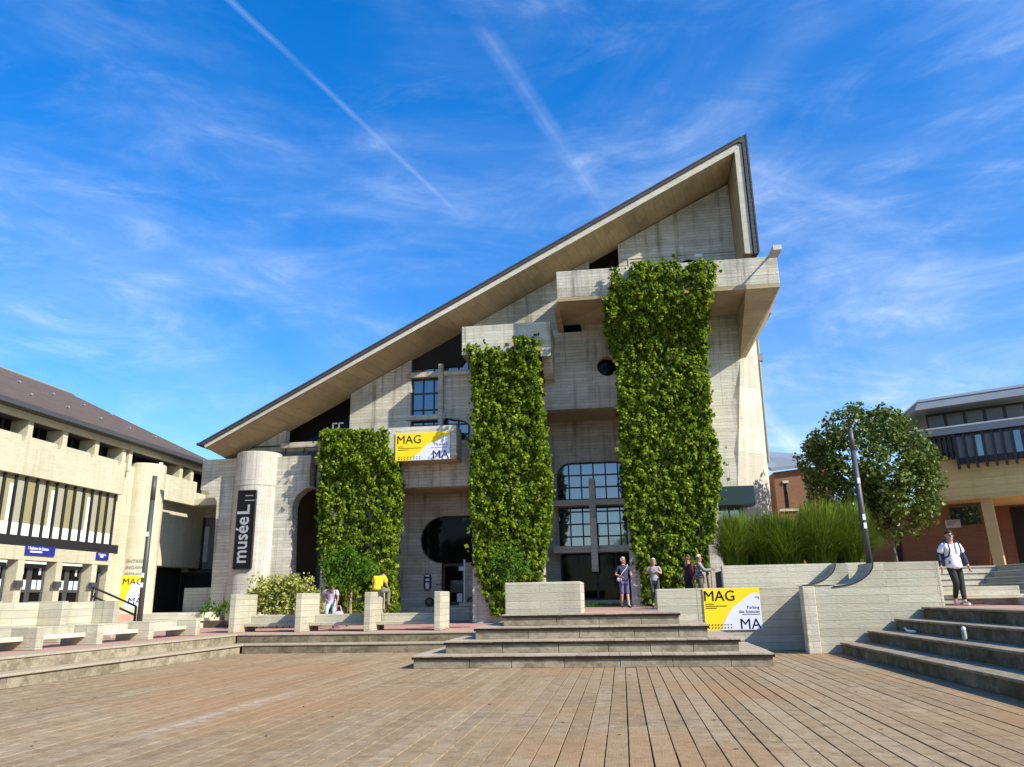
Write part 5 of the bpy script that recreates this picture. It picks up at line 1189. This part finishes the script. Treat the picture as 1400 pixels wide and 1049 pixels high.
def person(label, loc, rz, scale, look, shirt, trousers, shoes, hair, pose=None, bulk=1.0, sleeve='short', shorts=False, sk_='skin', glasses=False, sleeve_m=None, hairlen=0, under=None, loose=0):
    t = thing('person', label, 'person'); J = {k: V(v) for k, v in {**BASE, **(pose or {})}.items()}
    f = V((look[0], look[1], look[2])).normalized(); up = (J['tp']-J['nck']).normalized(); sd = up.cross(f).normalized(); f = sd.cross(up).normalized()
    if sd.length < .1: sd = V((1, 0, 0))
    hd = J['hd']; B = bulk
    N = dict(pel=(J['pel'], .125*B), spn=(J['spn'], .115*B), chs=(J['chs'], .135*B), nck=(J['nck'], .058), jaw=(hd-up*.035+f*.012, .068), hd=(hd+up*.02, .088), tp=(J['tp']+up*.0, .074))
    E_ = [('pel', 'spn'), ('spn', 'chs'), ('chs', 'nck'), ('nck', 'jaw'), ('jaw', 'hd'), ('hd', 'tp')]
    for s in 'RL':
        N.update({'sh'+s: (J['sh'+s], .058*B), 'el'+s: (J['el'+s], .042), 'wr'+s: (J['wr'+s], .028), 'hi'+s: (J['hi'+s], .088*B), 'kn'+s: (J['kn'+s], .057), 'an'+s: (J['an'+s], .040), 'to'+s: (J['to'+s], .034)})
        E_ += [('chs', 'sh'+s), ('sh'+s, 'el'+s), ('el'+s, 'wr'+s), ('pel', 'hi'+s), ('hi'+s, 'kn'+s), ('kn'+s, 'an'+s), ('an'+s, 'to'+s)]
        d = (J['wr'+s]-J['el'+s]).normalized(); sgn = -1 if s == 'R' else 1
        fw = V((0, -1, 0)); fw = (fw-d*fw.dot(d)); fw = fw.normalized() if fw.length > .2 else V((0, 0, 1)); ind = fw.cross(d).normalized()
        pm = J['wr'+s]+d*.055; N['pm'+s] = (pm, (.036, .022)); E_.append(('wr'+s, 'pm'+s))
        for q, (o_, ln) in enumerate(((.030, .072), (.010, .082), (-.010, .076), (-.030, .060))):
            a = pm+d*.035+fw*o_; b = a+d*ln*.5+ind*.006*sgn; c = b+d*ln*.42+ind*.02*sgn
            N[f'a{s}{q}'] = (a, .0125); N[f'b{s}{q}'] = (b, .0105); N[f'c{s}{q}'] = (c, .0085); E_ += [('pm'+s, f'a{s}{q}'), (f'a{s}{q}', f'b{s}{q}'), (f'b{s}{q}', f'c{s}{q}')]
        a = J['wr'+s]+d*.03+fw*.03; b = a+d*.035+fw*.025; N['ta'+s] = (a, .014); N['tb'+s] = (b, .011); N['tc'+s] = (b+d*.03+fw*.006, .009); E_ += [('wr'+s, 'ta'+s), ('ta'+s, 'tb'+s), ('tb'+s, 'tc'+s)]
    rot = Matrix((sd, -f, up)).transposed().to_4x4(); h0 = hd+up*.015
    ex = [(h0+f*.098-up*.012, (.014, .022, .026), 0, rot), (h0+f*.088-up*.060, (.026, .012, .008), 2, rot), (h0+f*.070-up*.090, (.036, .03, .028), 0, rot)]
    for s in (-1, 1): ex += [(h0+f*.083+sd*s*.033+up*.012, (.014, .010, .009), 1, rot), (h0+f*.086+sd*s*.034+up*.034, (.022, .008, .005), 1, rot), (h0+sd*s*.089-up*.005, (.014, .022, .032), 0, rot)]
    if glasses:
        for s in (-1, 1): ex.append((h0+f*.096+sd*s*.036+up*.010, (.030, .006, .020), 1, rot))
    skin('body', N, E_, [M[sk_], M['eye'], M['lip']], t, 2, ex)
    # hair cap
    hb_ = MB(); seg = 16; vs = []; fs = []
    bm = bmesh.new(); bmesh.ops.create_uvsphere(bm, u_segments=16, v_segments=10, radius=1)
    kill = [v_ for v_ in bm.verts if v_.co.z < -.15-hairlen and True or (v_.co.y < -.30 and v_.co.z < .55)]
    bmesh.ops.delete(bm, geom=kill, context='VERTS'); bm.transform(Matrix.Translation(h0+up*.02-f*.008) @ rot @ Matrix.Diagonal((.095, .104, .104+.03*hairlen, 1)))
    me = bpy.data.meshes.new('hair'); bm.to_mesh(me); bm.free(); me.materials.append(hair)
    for v_ in me.vertices: v_.co += V((nz(*(v_.co*38)), nz(*(v_.co*41)), nz(*(v_.co*37))))*.008
    me.polygons.foreach_set('use_smooth', [True]*len(me.polygons)); ob = bpy.data.objects.new('hair', me); COL.objects.link(ob); ob.parent = t
    so_ = ob.modifiers.new('thick', 'SOLIDIFY'); so_.thickness = .012
    # shirt
    g = .022+loose
    hem = J['pel']+(J['pel']-J['spn'])*(.3+loose*16)
    N = dict(pel=(hem, .150*B+g), hip=(J['pel'], .150*B+g), spn=(J['spn'], .130*B+g), chs=(J['chs'], .140*B+g), nc=(J['chs'].lerp(J['nck'], .75), .075)); E_ = [('pel', 'hip'), ('hip', 'spn'), ('spn', 'chs'), ('chs', 'nc')]
    for s in 'RL':
        e = J['sh'+s].lerp(J['el'+s], .72+loose*3 if sleeve == 'short' else 1.0)
        N.update({'sh'+s: (J['sh'+s]+V((0, 0, .002)), .066*B+g*.35), 'el'+s: (e, .060+g*.35)}); E_ += [('chs', 'sh'+s), ('sh'+s, 'el'+s)]
        if sleeve == 'long': N['wr'+s] = (J['wr'+s].lerp(J['el'+s], .05), .042); E_.append(('el'+s, 'wr'+s))
    skin('shirt', N, E_, shirt, t)
    if under is not None:
        for s in 'RL': skin('sleeve', dict(a=(J['sh'+s].lerp(J['el'+s], .5), .05), b=(J['el'+s], .050), c=(J['wr'+s].lerp(J['el'+s], .06), .040)), [('a', 'b'), ('b', 'c')], under, t)
    N = dict(pel=(J['pel']+(J['pel']-J['spn'])*.1, .128*B)); E_ = []
    for s in 'RL':
        en = J['kn'+s].lerp(J['an'+s], .12) if shorts else J['an'+s]+V((0, 0, .03))
        N.update({'hi'+s: (J['hi'+s], .105*B), 'kn'+s: (J['kn'+s] if not shorts else J['hi'+s].lerp(J['kn'+s], .6), .078), 'an'+s: (en, .055 if not shorts else .085)}); E_ += [('pel', 'hi'+s), ('hi'+s, 'kn'+s), ('kn'+s, 'an'+s)]
    skin('shorts' if shorts else 'trousers', N, E_, trousers, t)
    for s in 'RL':
        d = (J['to'+s]-J['an'+s]); d.z = 0; d = d.normalized() if d.length > 1e-3 else V((0, -1, 0)); a = J['an'+s]
        skin('shoe', dict(a=(a+V((0, 0, .0)), .052), b=(a-d*.03+V((0, 0, -.045)), .046), c=(a+d*.10+V((0, 0, -.048)), .046), d=(a+d*.185+V((0, 0, -.052)), .036)), [('a', 'b'), ('b', 'c'), ('c', 'd')], shoes, t)
    t.location = loc; t.rotation_euler = (0, 0, rz); t.scale = (scale,)*3
    return t, J
white_c, navy_c, black_c = cloth('white_cotton', (.72, .72, .76)), cloth('navy_cotton', (.03, .035, .08)), cloth('black_cotton', (.018, .017, .018))
grey_c, purple_c, jean_c = cloth('grey_jersey', (.30, .30, .32)), cloth('violet_denim', (.10, .085, .20)), cloth('pale_denim', (.36, .46, .50))
lilac_c, yellow_c, olive_c, maroon_c = cloth('lilac_cotton', (.58, .55, .68)), cloth('yellow_cotton', (.85, .60, .02)), cloth('olive_cotton', (.17, .16, .10)), cloth('maroon_cotton', (.16, .03, .03))
pink_c = cloth('pink_canvas', (.70, .42, .55))
a = at(1313, 828, Y=21.3); sc_ = 1.045
t, J = person('man in an oversized white shirt and black trousers walking onto the mossy steps', (a.x, 21.3, TZ2), .12, sc_, (-.12, -1, -.05), white_c, black_c, cloth('white_leather', (.75, .74, .72)), M['hair_d'],
    dict(elR=(-.30, .05, 1.16), wrR=(-.31, -.02, .90), elL=(.30, .05, 1.16), wrL=(.33, -.02, .92), knR=(-.06, -.10, .52), anR=(-.02, .14, .12), toR=(-.03, -.03, .05), knL=(.09, -.04, .50), anL=(.06, -.12, .085), toL=(.07, -.30, .04)), 1.02, under=navy_c, loose=.03, glasses=True)
bp = thing('backpack', 'dark backpack with two straps worn by the man in the white shirt', 'backpack', t.location); mb = MB()
for s in (-1, 1): mb.tube([(s*.115, .16, 1.42), (s*.12, .03, 1.535), (s*.125, -.13, 1.46), (s*.13, -.185, 1.30), (s*.15, -.14, 1.16), (s*.17, .05, 1.10)], .020, 6)
mb.build('strap', navy_c, bp, local=True); MB().ball((0, .26, 1.26), (.16, .11, .24)).build('pack', navy_c, bp, smooth=True, local=True)
bp.rotation_euler = t.rotation_euler; bp.scale = t.scale
a = at(855, 831, Y=27.2)
t, J = person('white-haired woman in a navy shirt and violet shorts walking onto the steps', (a.x, 27.2, TZ2), .25, .94, (.55, -.9, 0), navy_c, purple_c, black_c, M['hair_w'],
    dict(elR=(-.28, .06, 1.15), wrR=(-.14, -.16, 1.08), elL=(.28, .05, 1.16), wrL=(.22, -.20, 1.09), anL=(.10, -.14, .085), toL=(.12, -.32, .035), anR=(-.09, .12, .10), toR=(-.10, -.05, .04)), 1.08, shorts=True, hairlen=.25, sk_='skin')
bg_ = thing('shoulder_bag', 'small white shoulder bag carried by the woman in navy', 'bag', t.location)
MB().ball((-.20, -.13, .98), (.09, .05, .07)).build('pouch', white_c, bg_, smooth=True, local=True); MB().tube([(-.2, -.13, 1.03), (-.10, -.185, 1.2), (.08, -.16, 1.38), (.15, -.05, 1.5), (.12, .1, 1.4)], .010, 5).build('strap', white_c, bg_, local=True); bg_.rotation_euler = t.rotation_euler; bg_.scale = t.scale
a = at(897, 829, Y=27.8)
person('white-haired man in grey raising a hand to his face behind the banner wall', (a.x, 27.8, TZ2), -.1, .925, (.2, -1, .05), grey_c, cloth('dark_grey_trousers', (.06, .06, .065)), black_c, M['hair_w'],
    dict(elR=(-.30, .0, 1.20), wrR=(-.06, -.20, 1.42), elL=(.27, -.06, 1.18), wrL=(.05, -.22, 1.34)), 1.08, sk_='skin')
a = at(960, 829, Y=26.2)
tD, J = person('man in a grey jacket seen from the side, reaching out to the pale post', (a.x, 26.2, TZ2), math.pi/2, .93, (.05, -1, 0), grey_c, olive_c, black_c, M['hair_w'],
    dict(elR=(-.24, -.14, 1.2), wrR=(-.20, -.40, 1.24), elL=(.25, -.16, 1.22), wrL=(.20, -.42, 1.26)), 1.05, sleeve='long', sk_='skin_d')
bp = thing('backpack', 'dark red backpack worn by the man reaching to the pale post', 'backpack', tD.location); MB().ball((0, .24, 1.24), (.15, .10, .22)).build('pack', maroon_c, bp, smooth=True, local=True); mb = MB()
for s in (-1, 1): mb.tube([(s*.11, .16, 1.40), (s*.12, .0, 1.53), (s*.125, -.14, 1.42), (s*.14, -.14, 1.2), (s*.16, .08, 1.1)], .018, 6)
mb.build('strap', maroon_c, bp, local=True); bp.rotation_euler = tD.rotation_euler; bp.scale = tD.scale
a = at(945, 829, Y=27.0)
person('person in black with brown hair standing in the shade of the tallest ivy', (a.x, 27.0, TZ2), -.9, .95, (-.3, -1, 0), black_c, black_c, black_c, M['hair_b'], dict(wrR=(-.27, -.08, .94)), 1.0, sk_='skin_d', hairlen=.5)
a = at(452, 850, Y=27.2)
person('person in a lilac shirt and pale jeans bending forward behind the benches', (a.x, 27.2, TZ), .3, .95, (.0, -.75, -.75), lilac_c, jean_c, black_c, M['hair_d'],
    dict(pel=(0, .08, .93), spn=(0, .03, 1.10), chs=(.01, -.10, 1.25), nck=(.01, -.22, 1.36), hd=(.01, -.31, 1.40), tp=(.01, -.36, 1.44), shR=(-.18, -.12, 1.34), elR=(-.36, .0, 1.16), wrR=(-.18, -.06, 1.0), shL=(.19, -.14, 1.33), elL=(.24, -.18, 1.06), wrL=(.20, -.26, .83),
         knR=(-.16, -.22, .62), anR=(-.14, -.12, .22), toR=(-.15, -.3, .17), hiR=(-.09, .06, .92), hiL=(.09, .07, .91)), 1.0, sk_='skin_d')
pk = thing('bag', 'pink bag standing in front of the bending person behind the benches', 'bag', (at(463, 836, Y=26.4).x, 26.4, TZ))
xk = pk.location.x; MB().ball((xk, 26.4, TZ+.3), (.24, .14, .28)).build('sack', pink_c, pk, smooth=True); MB().tube([(xk-.12, 26.4, TZ+.5), (xk-.06, 26.38, TZ+.74), (xk+.06, 26.38, TZ+.74), (xk+.12, 26.4, TZ+.5)], .02, 6).build('handle', pink_c, pk)
person('person in a yellow shirt hunched on a bench end slab, back turned', (bx[2]+.16, 24.7, TZ+1.17-.86), math.pi-.15, 1.0, (.0, -.6, -.8), yellow_c, olive_c, black_c, M['hair_d'],
    dict(pel=(0, .0, .94), spn=(0, -.02, 1.10), chs=(0, -.13, 1.26), nck=(0, -.26, 1.34), hd=(0, -.36, 1.35), tp=(0, -.42, 1.36), shR=(-.18, -.14, 1.32), elR=(-.24, -.16, 1.04), wrR=(-.16, -.36, .96), shL=(.18, -.14, 1.32), elL=(.24, -.16, 1.04), wrL=(.16, -.36, .96),
         hiR=(-.10, -.04, .92), knR=(-.17, -.46, .90), anR=(-.17, -.44, .47), toR=(-.18, -.62, .42), hiL=(.10, -.04, .92), knL=(.20, -.46, .92), anL=(.26, -.40, .49), toL=(.27, -.58, .44)), 1.05, sk_='skin_d')

# trees on the far side of the square, seen only as reflections in the museum windows
for k, (x, y, sc) in enumerate(((-9, -24, 1.5), (3, -28, 1.7), (-20, -26, 1.6), (14, -33, 1.6))):
    c = copy_tree(tr); c.location = (x, y, -.4); c.scale = (sc, sc, sc); c.rotation_euler = (0, 0, k*1.3)
    c['label'] = 'tree on the far side of the square behind the viewer'; c['group'] = 'trees behind the viewer'
